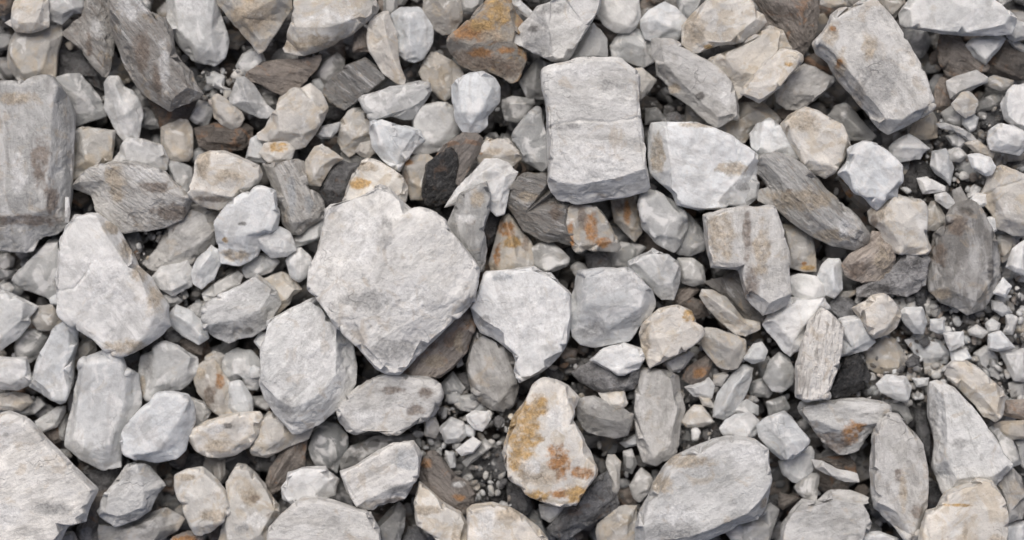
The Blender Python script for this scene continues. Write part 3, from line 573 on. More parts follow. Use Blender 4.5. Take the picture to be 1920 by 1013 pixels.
W8|5|120,430 139,404 180,398 220,428 244,470 257,500 282,523 313,574 318,610 303,626 270,649 223,669 205,659 180,636 144,613 110,590 105,546 110,508 113,460|t:140,412,54 176,408,56 208,445,56 245,500,54 275,540,50 292,590,44 270,632,40 222,655,38 150,604,42 116,580,46 112,540,54 118,470,56 a:55 x:177,496 164,518 151,533 144,543 108,547 b:t,212,428,16,16 b:t,238,468,15,26 b:t,262,510,14,26 b:t,290,560,16,36 b:t,240,648,44,18 b:w,200,520,50,60 L:big white wedge with a tan edge|big white wedge-shaped stone with a tan streaked right edge and a small step
G6|3|23,526 45,505 70,475 90,452 112,450 112,500 106,546 92,560 60,545 35,540|t:40,520,20 85,465,28 108,465,28 102,520,20 60,528,18|leaning
G4|1|-10,503 25,508 20,520 -10,525||flat
G7|4|-15,543 5,546 26,556 68,575 52,595 54,603 33,631 0,655 -15,660|t:-12,552,30 22,564,30 45,578,26 40,600,24 0,635,24|pale grey broad
W6|1|0,535 14,532 22,540 18,550 2,546||tiny
C5|3|59,598 68,575 95,572 105,590 113,603 98,618 70,618 60,605||tan-rimmed
W7|3|93,560 104,553 111,560 107,570 95,569||bead-like
G4|2|28,649 35,632 49,620 72,620 87,633 78,660 55,678 30,670||dark rounded
W7|4|103,618 128,608 146,618 144,644 134,675 133,718 121,754 85,741 54,723 62,703 74,669|t:108,624,32 128,616,34 132,650,34 122,690,34 115,738,28 90,728,30 66,712,28 82,670,34 L:pale upright wedge near the left edge|pale grey upright wedge with a wide flat foot, near the left edge
C6|2|139,690 141,657 155,638 173,636 178,657 160,678||cream
W8|4|-15,675 0,673 46,672 54,703 56,718 30,731 0,728 -15,720|t:-10,682,28 40,680,28 46,705,24 20,718,22 -10,712,24|bright blocky
C6|2|-10,742 25,737 50,742 58,755 35,770 -10,768||low
W7|4|160,672 178,664 220,662 235,690 257,703 262,740 262,760 240,800 225,860 228,875 190,880 150,860 122,835 125,800 135,757 145,700|t:168,685,44 215,675,46 235,705,46 238,760,44 212,830,38 170,845,36 140,820,38 148,765,44 L:tall smooth white stone on the left|tall smooth white stone wider at its foot, behind the white helmet-shaped stone
G6|3|265,668 285,662 308,644 336,654 367,672 370,700 336,731 310,736 285,755 265,745 258,710|t:290,672,28 310,655,32 350,672,32 352,700,26 320,715,26 290,720,26 b:t,268,720,8,24 b:g,280,690,14,24|rounded mottled
D4|1|232,665 258,662 262,690 258,700 240,690||brownish dark
G4|1|308,628 325,622 342,630 338,642 318,645||dull
B4|1|338,640 360,632 378,645 375,665 350,658||brown
W7|3|318,588 331,574 359,587 382,608 388,632 370,644 341,628 318,608|r:328,590,20 355,605,26 375,628,20|slanting slab-like
G4|2|352,578 375,568 390,575 385,602 365,590||triangular
W7|3|285,520 303,502 320,498 350,490 360,510 357,535 340,545 322,553 300,540||knobbly
G4|2|288,532 322,553 345,545 350,555 330,570 315,575 300,555||shaded
W8|4|360,510 367,490 383,473 395,462 408,470 413,490 400,520 378,540 362,530|r:378,500,24 395,480,24|comma-shaped
G6|3|380,550 400,533 420,522 443,510 453,518 445,535 425,545 400,560 385,565||elongated
M7|4|383,590 386,575 408,557 415,549 446,538 480,514 495,526 516,546 525,570 512,590 498,613 470,631 451,634 428,644 400,632 386,620 382,605|t:392,580,38 420,560,42 480,522,44 508,552,38 490,580,38 440,600,38 395,605,34 a:-20 b:g,420,620,40,14 b:g,475,600,34,12 b:w,430,555,40,16 b:k,465,620,14,6 L:grey-white oblong rough-sided stone|pale grey oblong stone with a rough darker lower side, above the second-largest white stone
C7|3|498,523 528,513 544,520 564,543 545,555 540,568 518,590 505,580 505,550||square-ended
M8|5|500,603 520,595 545,578 590,558 605,572 620,598 640,620 660,650 668,690 665,720 645,755 605,790 570,812 548,815 520,780 495,745 488,720 490,665 495,640 500,625|t:505,608,52 548,586,56 590,566,58 612,600,58 634,640,56 632,700,52 600,738,50 550,762,46 518,745,44 497,700,50 499,640,54 a:-50 b:w,590,660,60,80 b:g,540,760,20,20 L:second-largest white stone left of centre|large white six-sided stone with a shaded right flank, lower left of the biggest white stone
W7|3|478,640 487,626 498,626 500,648 490,657||bead-like
G6|2|415,690 425,665 445,655 470,660 487,680 490,710 480,730 460,728 452,705 440,715 430,730 418,715||folded
W7|3|430,720 450,717 470,745 472,775 445,780 428,760||rounded
C6|3|362,700 378,680 400,675 418,700 430,722 428,755 440,778 415,782 390,760 372,735|r:385,695,26 410,750,24 b:o,412,712,9,20 b:b,395,740,14,28 b:t,375,700,12,12 L:orange-brown stained stone on the left|orange-brown stained stone among grey ones, right of a rounded mottled grey stone
C6|2|385,672 400,660 418,668 412,690 400,700 385,690||cream
W7|3|467,697 475,688 485,693 485,705 472,707||pearl-like
M8|7|577,545 580,500 595,470 607,420 610,395 620,385 660,375 690,362 712,345 731,353 749,371 769,391 784,387 806,394 830,412 845,435 870,465 898,505 893,530 878,575 850,600 800,650 760,695 748,702 720,698 705,690 675,655 640,618 590,555|t:584,540,50 587,500,52 610,425,56 622,390,60 708,352,70 722,358,74 758,402,84 800,400,76 832,430,74 888,505,56 880,545,50 845,590,46 790,640,40 748,690,36 722,688,40 680,645,52 640,606,56 600,556,50 r:757,412,90 735,440,92 700,512,90 664,584,74 r:690,650,60 760,610,66 850,560,60 a:-50 b:g,722,440,22,34 b:g,700,560,60,20 b:w,780,560,60,40 b:w,680,440,40,60 b:g,740,650,50,24 L:biggest white stone|biggest white stone of all, many-sided with faint diagonal streaks, just left of the middle
B5|4|752,700 765,690 800,645 841,610 874,580 890,605 885,630 872,660 846,690 826,706 790,708 775,708|t:770,698,24 860,600,30 876,615,28 860,655,26 828,695,20 a:-48 b:t,815,675,24,14 b:b,845,640,14,10 b:b,808,648,14,8 b:t,860,640,10,20 L:brown streaked poking-out stone|brown streaked stone poking out under the biggest white stone
W8|5|910,513 959,505 1003,500 1018,511 1034,513 1049,533 1070,551 1072,590 1064,636 1059,651 1049,667 1031,685 990,710 972,718 964,695 968,675 962,659 939,641 903,623 890,603 880,569 880,559 900,546|t:915,522,52 1000,508,56 1030,520,54 1060,556,50 1062,600,46 1050,645,44 1020,675,40 978,705,34 972,668,42 945,625,44 905,600,46 892,565,48 b:w,990,590,80,80 b:u,945,520,20,10 b:g,910,600,14,12 L:white hooked stone|bright white stone with a hooked point at its foot, below the rusty cone-shaped stone
W7|5|1068,600 1072,560 1084,512 1129,505 1177,504 1200,523 1222,545 1230,570 1220,590 1200,612 1180,640 1150,645 1118,650 1090,645 1075,630|t:1100,520,46 1175,512,48 1208,545,46 1200,575,46 1100,570,46 c:1140,620,24 b:w,1145,530,34,24 b:g,1110,620,34,20 b:w,1190,525,20,16 L:grey-white boulder-like stone|grey-white boulder-like stone with light top and grey lower face, beside the white hooked stone
M5|3|887,633 892,620 903,623 939,644 967,669 967,693 972,726 962,759 945,772 915,768 903,757 882,718 875,680|t:895,632,34 935,655,36 955,680,34 958,725,30 935,755,26 905,735,28 888,685,32 L:grey-brown tapering stone|grey-brown mottled stone tapering downward, beneath the left side of the white hooked stone
W8|5|1110,675 1134,654 1170,645 1200,655 1208,670 1195,690 1168,702 1139,690|t:1120,674,20 1168,654,26 1198,668,22 1168,690,18 L:pale cap stone on a dark slate|pale lens-shaped stone lying like a cap on a dark glittering one
D4|4|1075,700 1110,677 1140,685 1168,698 1200,690 1198,715 1185,728 1160,733 1128,733 1095,718||dark glittering boat-shaped
B5|2|1054,665 1062,654 1082,656 1077,669 1059,672||brown
D3|1|1022,690 1036,680 1056,705 1050,715 1030,712||dark
D4|1|1060,700 1062,685 1070,678 1077,686 1070,702||dark
C8|4|1125,738 1145,733 1168,733 1175,755 1165,768 1140,762||cream triangular
G5|2|830,720 848,700 870,728 862,738 835,738||arrow-shaped
G6|2|838,740 855,736 862,745 858,756 842,755||bead-like
D4|1|857,705 875,702 885,725 870,735||shaded
W7|2|856,678 864,673 867,683 858,688||speck-like
G6|2|862,745 890,740 905,760 890,772 865,768||flat
W7|4|1180,490 1200,480 1215,475 1225,468 1245,480 1270,490 1275,510 1273,530 1262,562 1240,560 1220,540 1200,520 1182,508|t:1190,492,28 1225,476,34 1262,492,32 1260,530,26 1235,535,26 1208,510,28|many-knobbed bright
G6|3|1272,485 1300,485 1318,500 1322,530 1300,535 1280,528 1275,505||rounded
B5|2|1265,565 1275,545 1300,535 1310,545 1288,568 1275,572||brown
C8|5|1215,600 1236,582 1272,574 1295,587 1303,608 1318,618 1308,639 1277,659 1246,675 1221,689 1213,667 1203,633 1205,613|t:1220,603,40 1240,588,42 1272,580,42 1296,604,40 1313,619,36 1275,648,34 1242,668,34 b:y,1290,592,14,12 b:t,1210,640,10,50 L:cream cube with an orange corner|cream cube-like stone with an orange stain at one corner and a tan left face
C6|4|1310,630 1325,615 1344,618 1380,631 1397,639 1397,664 1382,690 1367,692 1349,687 1336,672 1320,655|r:1340,635,26 1375,655,26|tan rounded
C7|4|1313,556 1318,544 1339,546 1364,562 1377,580 1395,598 1423,603 1423,616 1398,631 1380,626 1354,603 1336,587|r:1325,555,22 1360,580,26 1405,612,18|elongated bent
B3|2|1283,572 1300,560 1320,570 1328,590 1305,597 1295,587||dark brown
S4|3|1323,530 1354,523 1388,508 1405,540 1423,587 1441,592 1431,603 1400,598 1380,575 1354,551|a:45|dark layered
W8|4|1434,608 1446,590 1446,575 1485,562 1545,560 1556,580 1530,600 1510,620 1505,650 1482,667 1467,654 1451,633|t:1450,600,30 1484,572,36 1535,570,34 1505,605,34 1484,640,30 L:white kite-shaped stone|white kite-shaped stone with a bright centre, left of the upright ribbed stone
G7|4|1477,520 1500,515 1531,520 1545,535 1547,554 1529,567 1510,567 1485,549||flat
W8|4|1535,520 1542,500 1552,487 1575,488 1579,500 1579,540 1565,558 1550,550 1545,530|r:1560,500,26 1562,540,24|upright oval bright
S8|6|1508,628 1518,603 1541,580 1567,598 1583,615 1580,650 1572,687 1555,731 1557,746 1513,752 1493,744 1494,685|t:1514,632,34 1524,606,36 1542,590,36 1572,615,34 1560,685,34 1545,738,28 1500,738,28 1502,685,34 a:97 L:upright ribbed white stone|upright whitish stone with fine vertical ribs like wood grain
W7|4|1574,600 1590,597 1615,594 1628,615 1640,640 1625,655 1600,662 1575,668 1580,630||flat-topped
D4|3|1550,580 1565,565 1580,555 1605,572 1615,590 1590,598 1570,598||dark slaty
C5|3|1572,562 1580,548 1605,545 1605,552 1588,560||thin
C8|5|1600,578 1623,569 1635,558 1661,558 1677,569 1688,590 1680,613 1664,626 1643,633 1630,620 1618,600|t:1618,580,30 1640,566,34 1662,566,34 1678,590,28 1660,615,26 1640,615,26 L:bright white lumpy stone|bright white lumpy stone with a cream underside, above the pale gritty patch
D5|4|1610,540 1640,522 1668,505 1690,480 1720,477 1742,482 1738,520 1720,545 1700,555 1670,550 1645,555 1612,555|t:1640,530,22 1695,488,28 1730,490,26 1722,525,22 1690,540,18 a:-25|dark grey slaty
G6|4|1722,515 1730,505 1738,515 1736,533 1726,535||upright
W8|4|1688,590 1700,578 1730,577 1736,603 1731,626 1715,623 1700,608|t:1698,588,24 1725,584,24 1728,605,20 1718,615,18|shield-shaped bright
G5|2|1678,565 1690,558 1705,562 1718,577 1700,580 1690,588||sloping
D3|2|1700,550 1722,535 1738,545 1738,572 1718,575||blue-black
G4|2|1738,575 1751,567 1764,580 1758,592 1741,590||rounded
W8|4|1746,600 1770,600 1772,621 1761,623 1748,618||cubic
D3|1|1770,592 1790,588 1810,610 1800,622 1775,615||dark
W8|4|1772,626 1806,624 1808,646 1784,657 1779,644||cubic
W7|3|1818,621 1833,612 1851,623 1841,633 1823,628||rounded
W8|4|1864,549 1882,523 1896,538 1887,556||diamond-shaped
W8|4|1856,628 1877,624 1890,639 1902,651 1872,657 1856,654||blocky
W7|3|1887,592 1900,592 1908,598 1900,626 1880,626 1890,610||wedge-shaped
W6|3|1861,564 1880,567 1897,585 1880,590 1865,580||slanting
W7|3|1851,608 1862,601 1875,608 1872,620 1857,622||round
C4|2|1907,603 1925,600 1925,626 1905,622||tan
C8|5|1778,690 1787,682 1815,680 1833,690 1856,713 1879,731 1884,744 1880,775 1865,790 1845,780 1830,755 1800,728 1775,705|t:1790,692,32 1815,688,34 1850,722,34 1872,745,28 1865,775,24 1835,740,30 1800,712,30 L:cream oblong stone near the right edge|cream oblong stone sloping down to the right, below the pale gritty patch
W7|3|1877,659 1925,655 1925,715 1903,713 1892,690||pale broad
D2|1|1872,668 1885,675 1897,710 1890,735 1875,715||black
W6|2|1830,665 1850,650 1870,670 1873,710 1855,700 1838,685||grey-white
W6|2|1895,720 1925,715 1925,750 1900,745||blunt
W8|4|1646,721 1664,705 1697,708 1707,726 1702,752 1682,749 1656,736|t:1665,715,22 1692,715,24 1698,738,18 1675,738,16|bright two-faced
D1|4|1553,731 1579,695 1587,675 1607,667 1623,685 1633,705 1620,726 1592,741 1561,749|t:1565,735,20 1590,690,26 1610,682,26 1618,710,20 L:black crystalline chunk|black crystalline chunk with bluish glints, right of the upright ribbed stone's foot
C6|2|1625,655 1655,630 1680,640 1700,670 1690,700 1650,700 1630,690||gritty cream
W7|2|1700,640 1730,630 1760,640 1780,665 1775,680 1740,680 1720,665||gritty pale
D3|4|1700,680 1714,665 1724,672 1722,684 1708,687||black
D3|3|1727,640 1738,632 1744,642 1734,650||black
C5|2|1735,682 1760,680 1775,690 1765,705 1738,700||gritty brown
W7|3|1713,710 1741,710 1738,722 1722,724||wedge-like
W8|3|1785,662 1810,655 1820,672 1800,680 1788,676||flat
G6|3|1434,710 1446,680 1462,664 1480,675 1487,695 1485,718 1470,733 1451,731|r:1458,685,24 1465,710,24|smooth oval
G7|4|1398,672 1413,649 1428,644 1437,659 1431,675 1413,681||round
G4|1|1415,680 1440,672 1448,680 1435,710 1425,700||shaded
W7|3|1340,765 1350,735 1364,718 1377,700 1392,685 1413,692 1408,715 1395,745 1380,770 1360,785 1338,780|r:1395,700,26 1375,725,28 1355,765,22|elongated slanting
M6|3|1250,680 1262,670 1290,660 1300,665 1280,690 1260,697||glittery
B4|3|1290,690 1325,668 1338,665 1330,695 1322,715 1300,718 1280,710|b:o,1312,700,14,10|reddish-brown
C6|3|1340,705 1358,700 1365,705 1352,722 1340,720||tan
W7|3|1287,726 1300,722 1328,710 1338,722 1333,746 1303,741||angular
C7|3|1313,745 1330,748 1340,765 1320,760||chip-like
M6|3|1203,692 1225,692 1250,695 1272,705 1275,730 1285,765 1275,800 1270,850 1230,873 1205,865 1195,830 1190,780 1192,730|t:1210,702,34 1255,708,36 1268,765,34 1255,830,28 1225,855,24 1208,820,28 1202,740,34 L:tall grey mottled stone|tall grey mottled stone with blurry patches, right of the small craggy glittering stone
G4|1|1405,720 1430,712 1448,735 1440,745 1410,740||dull
M8|6|-20,795 0,792 17,776 51,789 85,822 133,871 180,920 164,953 159,979 123,989 112,1010 105,1030 -20,1030|t:-18,805,58 15,784,60 50,796,60 85,828,60 130,876,60 172,920,50 156,950,50 145,970,46 110,980,48 98,1020,46 -18,1025,60 a:-20 b:w,5,820,24,34 b:g,100,950,50,14 b:w,20,960,40,24 b:g,20,815,7,6 L:big flat pale corner stone|big flat pale grey stone filling the bottom left corner
W7|2|67,791 103,766 120,763 118,775 103,799 80,809 69,802||small slanting
B4|1|82,812 100,800 112,805 112,825 98,832||brown
G5|1|108,791 124,780 125,800 120,826 110,820||thin upright
G5|1|-5,770 20,765 60,755 65,745 80,760 60,775 35,780 10,775||low
W8|5|241,790 262,770 282,755 300,735 325,735 352,740 362,760 365,790 355,815 345,845 328,860 290,867 260,862 232,850 228,835 225,820|t:248,792,42 285,760,48 305,741,48 345,745,46 345,775,44 325,810,42 300,845,34 250,850,34 235,825,38 L:white helmet-shaped stone|smooth white helmet-shaped stone with a darker right side, overlapping the tall smooth white stone
G6|2|355,745 385,758 392,775 380,795 360,810 362,780||peeking
M7|4|214,905 225,890 235,872 251,868 280,876 298,897 308,912 290,933 282,958 257,974 221,987 213,987 190,971 183,958 192,933 205,915|t:228,898,34 245,876,38 262,885,36 272,920,34 268,950,30 220,970,28 198,958,28 210,925,32 b:g,245,972,24,9 b:g,235,890,16,12 L:grey rough stone with a dark smudge|rough grey and white stone, narrow at the top with a dark smudge below
M5|2|185,985 225,990 280,965 310,955 345,975 330,995 300,1015 290,1030 190,1030|b:k,262,985,20,7|grey mottled low
D4|1|150,885 200,880 232,875 222,895 205,915 185,920 165,900||shaded
B4|1|180,925 205,918 192,940 182,980 170,985 165,960||thin brown
C8|4|331,894 349,882 380,880 400,897 420,922 432,956 420,970 398,992 380,1003 367,1002 352,976 344,945 334,920|t:338,900,32 378,887,34 405,915,34 422,955,26 385,985,22 368,985,22 356,945,28 b:t,350,895,20,8 b:t,400,965,24,14 L:cream rounded-corner stone at the bottom|cream stone with rounded corners and faint tan band, above a rust-coloured stone
B5|2|308,1030 325,1008 352,999 375,1005 385,1030|b:o,345,1012,30,10|reddish-brown dome-shaped
C5|2|105,1030 120,1000 135,1000 145,1020 140,1030||tan
D4|1|140,1030 145,990 165,975 182,985 180,1030||dark
C8|4|354,825 360,806 385,793 405,787 426,782 451,776 485,774 490,785 482,805 477,822 464,838 440,852 415,857 385,855 365,842|t:362,818,30 390,798,34 450,783,34 475,790,30 465,820,26 430,842,22 385,845,22 b:t,410,835,30,14 b:k,432,798,12,7 b:w,400,805,24,12 L:mottled cream and grey oval stone|mottled cream and grey oval stone with shaded underside, beside the white helmet-shaped stone
C7|3|473,828 487,804 490,789 505,774 521,779 539,800 554,815 585,800 575,822 544,835 523,845 500,857 475,852|t:480,832,26 498,785,30 515,785,30 535,815,26 500,845,20|notched tan
G5|1|473,745 500,745 510,755 500,768 478,760||small rounded
B4|2|498,907 508,876 533,843 559,822 575,828 569,856 567,876 544,884 539,902 526,917 510,928|a:-60 r:510,905,20 545,850,26|brown ribbed elongated
G4|2|580,840 590,810 605,794 631,797 649,815 649,838 639,856 631,886 618,876 595,874 588,860|r:605,815,26 620,850,26|dark grey rounded
W8|4|528,915 539,902 541,888 569,879 608,877 613,886 634,899 629,912 626,928 605,935 570,938 551,945 533,935|t:538,915,28 550,892,34 600,884,34 618,900,28 590,928,26 550,935,24 L:rough-edged white stone near the bottom|white stone with a crumbly left edge, above the wide pale stone at the bottom edge
M7|5|500,1030 505,990 525,968 553,945 567,935 592,935 631,943 667,953 693,960 698,975 708,992 712,1030|t:508,1025,44 515,992,44 560,950,50 595,942,50 690,968,46 698,990,42 702,1025,42 L:wide pale stone at the bottom edge|wide pale grey low stone with a flat top, cut off by the bottom edge
C7|3|423,907 446,869 462,874 477,887 498,910 508,933 523,948 528,969 510,990 505,1030 405,1030 420,985 432,955|t:440,900,38 455,880,40 475,900,38 515,955,30 490,1000,32 430,1020,30 435,960,36 b:t,470,930,20,24 b:b,510,965,14,8 b:w,480,975,30,16 b:b,480,935,10,8 b:g,455,990,16,14 L:lumpy cream stone at the bottom edge|lumpy cream and brown stone with several knobs, cut off by the bottom edge
S5|2|397,875 420,865 418,890 410,905 400,895|a:85|striped
M8|5|639,884 672,871 708,848 734,833 775,827 788,853 785,897 759,933 747,938 700,956 672,953 652,920|t:646,888,42 712,852,48 738,838,48 770,834,46 778,858,42 775,892,38 735,915,36 690,935,34 672,940,34 b:u,762,862,28,24 b:b,738,938,26,8 b:g,745,915,34,10 L:boxy white stone|boxy white stone with a bluish grey patch and a speckled lower side
G4|2|637,860 660,838 700,822 770,815 775,827 730,835 680,868 640,882||flat shaded
M7|5|632,770 645,745 690,712 720,702 760,705 800,708 822,720 828,745 815,765 800,790 778,795 760,805 745,818 725,815 700,805 665,815 648,805 637,790|t:642,772,38 655,748,42 700,714,44 760,712,44 812,725,38 815,745,36 790,782,32 745,808,28 665,805,30 b:b,782,768,22,12 b:b,796,738,14,12 b:b,735,732,28,9 b:w,690,780,40,16 L:pitted pale stone with brown speckles|wide pale stone with brown speckled pits and a ragged lower edge, under the biggest stone
G4|2|708,985 730,958 747,943 759,958 756,985 745,1030 712,1030||shaded upright
D3|1|755,1030 765,990 785,990 800,1010 800,1030||dark
B4|3|787,880 800,850 812,848 826,860 851,897 875,905 892,930 888,945 878,965 850,960 820,940 795,915|t:798,870,28 812,856,30 845,900,30 880,930,26 850,945,24 808,915,26 b:o,862,932,14,8 b:o,800,868,12,10 b:w,860,908,14,6 L:reddish-brown pitted stone|reddish-brown pitted stone, left of the black gravelly hollow near the bottom
C8|4|777,945 788,905 800,915 830,945 860,960 875,985 874,1030 830,1030 810,1000 785,985|t:783,945,30 790,915,30 830,955,34 862,975,30 860,1020,26 825,1010,24 792,980,24 b:t,805,955,32,12 b:t,855,1000,12,34 L:white tan-stained stone|white stone with tan stains, directly below the reddish-brown pitted stone
W7|3|826,804 846,786 867,794 874,815 862,827 838,830||rounded
W8|4|877,781 892,772 915,773 918,786 903,807 890,802 880,791||bright square-cornered
W8|4|856,843 885,822 900,830 885,848 867,853||bright slanting
W7|3|872,797 890,804 887,820 874,815||small cubic
W7|3|836,848 851,851 852,874 844,876 836,861||upright
C6|3|795,785 815,786 823,804 815,820 798,815||cream
W6|3|795,745 815,755 821,765 812,778 798,782||rounded
G6|2|875,750 903,752 910,768 895,772 882,763||rounded
G5|3|869,866 885,850 908,825 922,838 903,853 877,874||bar-shaped
G4|1|800,820 825,830 822,848 805,850||dull
D3|1|880,870 905,858 922,870 915,890 890,895||black speckled
D2|1|905,915 940,905 955,925 948,945 920,945||black
D3|2|950,905 985,925 995,950 985,970 955,955||dark speckled
D3|1|925,845 945,850 952,880 945,905 925,895 920,870||dark upright
C8|6|943,851 954,809 962,786 980,757 1000,722 1018,712 1040,713 1065,725 1086,745 1080,765 1075,790 1090,815 1108,848 1119,880 1116,892 1100,912 1090,930 1080,946 1057,951 1039,946 1010,938 985,928 975,912 954,899 949,871|t:950,851,52 966,795,56 1006,725,58 1040,720,56 1062,745,56 1066,795,56 1092,850,52 1108,885,44 1085,925,40 1060,942,36 1015,930,40 985,915,44 960,890,48 b:y,980,805,46,56 b:y,1008,765,26,26 b:y,975,860,26,30 b:o,1048,860,28,40 b:o,1090,884,28,14 b:o,1050,922,28,12 b:y,1078,922,26,22 b:y,1010,925,30,14 b:t,1000,890,40,20 b:w,1040,790,22,34 b:w,1000,870,25,16 L:white stone with yellow and orange stains|white stone with large yellow-ochre and orange stains, lower middle of the photo
G7|3|1013,948 1041,948 1057,951 1044,971 1031,978 1018,971||tooth-like
D4|3|1028,990 1057,958 1082,946 1121,897 1141,881 1154,917 1159,943 1154,958 1121,974 1095,989 1060,1012 1035,1005|t:1045,990,24 1085,955,30 1132,900,30 1145,940,26 1090,978,22 a:-35 L:dark grey slab near the bottom|dark grey slab in shadow, right of the foot of the yellow-stained stone
C6|3|1141,856 1154,856 1164,868 1160,886 1162,912 1157,925 1147,922 1144,892 1138,871||slim tan-footed
G4|2|1170,850 1185,845 1192,870 1185,887 1172,880||upright
G6|2|1183,912 1195,890 1202,880 1216,892 1223,905 1215,922 1200,940 1190,932||smooth
C6|3|1120,1000 1123,985 1160,955 1172,951 1193,951 1191,1030 1123,1030||ridged
C8|5|877,1030 877,958 887,948 926,943 954,951 980,969 1010,992 1026,1010 1030,1030|t:885,1025,44 884,962,44 894,954,46 926,950,46 950,958,46 978,978,42 1010,1005,36 1015,1028,34 b:t,950,965,30,10 b:w,910,980,20,40 L:cream dome-shaped bottom-edge stone|cream dome-shaped stone with a speckled right slope, cut off by the bottom edge
G4|1|995,955 1010,965 1020,990 1030,1010 1010,995 990,970||narrow
M5|4|1085,760 1095,748 1115,745 1135,752 1160,765 1185,778 1180,800 1175,815 1150,820 1120,815 1095,800 1085,785|r:1100,775,26 1130,785,34 1165,790,26 a:30 L:small craggy glittering stone|small craggy grey-brown stone with glittering ridges, beside the yellow-stained stone's top
W6|2|1165,830 1200,812 1230,815 1215,828 1175,840||flat shard-like
C7|3|1280,791 1290,775 1303,763 1316,763 1333,784 1339,791 1318,799 1290,800||triangular
W7|3|1298,809 1305,803 1313,812 1308,825 1299,825||bead-like
G5|1|1280,812 1292,806 1298,815 1293,825 1282,823||rounded
D4|1|1312,812 1350,790 1355,812 1345,825 1318,828||dark
W7|4|1351,804 1364,789 1380,779 1405,776 1423,791 1416,815 1400,825 1380,820 1359,817||smooth broad
G6|3|1372,770 1400,752 1420,762 1420,778 1400,778||flat
W7|5|1421,799 1440,785 1470,774 1485,786 1516,825 1511,840 1485,860 1467,861 1446,843 1426,820|t:1445,790,30 1472,780,34 1512,828,30 1485,852,28 1472,835,32 L:pale box-shaped stone|pale box-shaped stone with a bright long edge and a tan left side
G7|3|1462,866 1488,863 1511,843 1520,840 1526,850 1523,881 1503,904 1488,902 1470,889||smooth rounded
M7|6|1192,990 1200,962 1220,930 1226,907 1244,876 1264,858 1303,840 1336,825 1367,818 1413,825 1438,845 1442,886 1442,927 1436,953 1421,976 1385,984 1367,997 1328,1013 1300,1030 1200,1030 1192,1010|t:1205,985,58 1235,925,62 1256,885,64 1310,850,64 1370,828,66 1412,832,66 1430,850,60 1432,890,58 1425,935,54 1400,960,50 1340,985,50 1290,1005,50 1210,1015,48 a:-25 b:t,1285,865,60,14 b:t,1240,905,24,20 b:t,1428,942,10,12 b:w,1400,850,40,24 b:g,1260,990,60,18 b:w,1270,960,50,20 L:big pale speckled stone at the bottom|big pale stone with cream and grey speckles and a bright right corner, bottom edge
G6|3|1364,998 1385,985 1423,977 1445,945 1460,960 1452,984 1438,1030 1385,1030||broad
B4|1|1462,925 1475,930 1500,935 1470,955 1463,950||brown speckled
G5|3|1493,915 1505,895 1531,889 1536,893 1531,940 1513,935 1500,925||thin sheet-like
M6|4|1465,1030 1467,985 1482,961 1505,938 1533,943 1560,920 1600,922 1630,935 1623,953 1633,984 1622,1000 1605,1030|t:1475,1020,40 1478,985,40 1510,948,44 1560,935,40 1615,945,36 1620,985,32 1600,1020,32 L:grey mottled white-flecked stone|grey mottled stone with white flecks, left of the long upright speckled stone's foot
W8|4|1605,1030 1625,1000 1650,1000 1680,1010 1690,1030||bright low
M7|4|1495,765 1505,755 1560,752 1620,748 1650,755 1665,770 1655,780 1640,800 1625,820 1608,845 1590,853 1575,851 1550,835 1530,810 1508,785|t:1502,764,42 1560,758,46 1645,760,42 1650,772,38 1610,798,40 1575,803,40 1530,788,40 b:o,1592,812,18,24 b:b,1552,818,30,12 b:b,1570,835,30,16 b:o,1610,800,12,10 L:pale stone with a rust-brown underside|pale flat-topped stone with a rust-brown underside, below the upright ribbed white stone
W7|4|1525,863 1546,866 1571,881 1605,889 1610,904 1584,903 1559,892 1533,879||curved thin
B3|2|1535,862 1590,855 1602,870 1605,889 1571,881||shaded brown
M6|5|1638,809 1646,794 1659,781 1664,774 1687,776 1700,797 1718,815 1730,838 1739,876 1736,920 1736,958 1725,989 1718,1015 1702,1013 1674,981 1641,953 1636,928 1633,881|t:1646,812,48 1665,782,50 1685,784,50 1712,822,48 1726,878,46 1722,945,42 1708,1000,32 1680,960,38 1648,930,42 1644,880,48 a:80 b:b,1680,890,8,16 b:t,1690,920,8,50 b:b,1715,955,16,14 L:long upright speckled grey stone|long upright speckled grey stone coming to a point at its foot, lower right
M8|5|1743,740 1745,718 1760,713 1790,728 1813,753 1851,804 1879,850 1900,873 1880,895 1870,910 1828,920 1777,935 1764,912 1748,876 1755,830 1743,780|t:1762,735,48 1790,736,50 1812,762,50 1850,815,48 1885,870,42 1860,890,40 1790,895,42 1770,860,46 1772,800,48 b:u,1765,880,18,20 b:g,1752,790,10,60 b:g,1795,830,14,12 b:g,1835,855,6,8 L:tall white grey-sided stone|tall white stone with a bluish grey left side, above the big white lumpy stone
G5|3|1856,804 1874,797 1900,830 1913,868 1897,873 1879,850||narrow leaning
C8|6|1728,1030 1730,992 1738,958 1756,953 1766,933 1777,922 1818,907 1828,894 1861,902 1874,922 1884,948 1887,984 1882,1030|t:1740,1025,48 1742,965,48 1772,940,52 1835,903,54 1858,910,52 1872,948,48 1876,985,44 1870,1025,44 b:y,1800,945,34,4 b:t,1805,1000,6,24 b:t,1860,1005,16,8 L:big white lumpy stone|big white lumpy stone with cream veins, cut off by the bottom edge near the corner
M5|4|1861,897 1900,881 1915,897 1922,933 1918,971 1890,979 1884,948 1874,922||grey spotted
W7|3|1885,985 1925,980 1925,1030 1885,1030||corner
C6|3|1866,797 1885,792 1925,790 1925,822 1900,822 1875,812||flat tan
B5|3|1880,752 1925,752 1925,788 1882,778||brownish tan
G5|2|1905,830 1925,825 1925,880 1915,870||narrow
D3|1|1718,770 1740,775 1748,840 1745,870 1735,850 1722,815||shaded
G5|2|1650,755 1672,750 1700,762 1710,785 1700,795 1685,775 1665,770||flat
D3|1|1740,905 1760,912 1775,925 1760,948 1742,955||dark
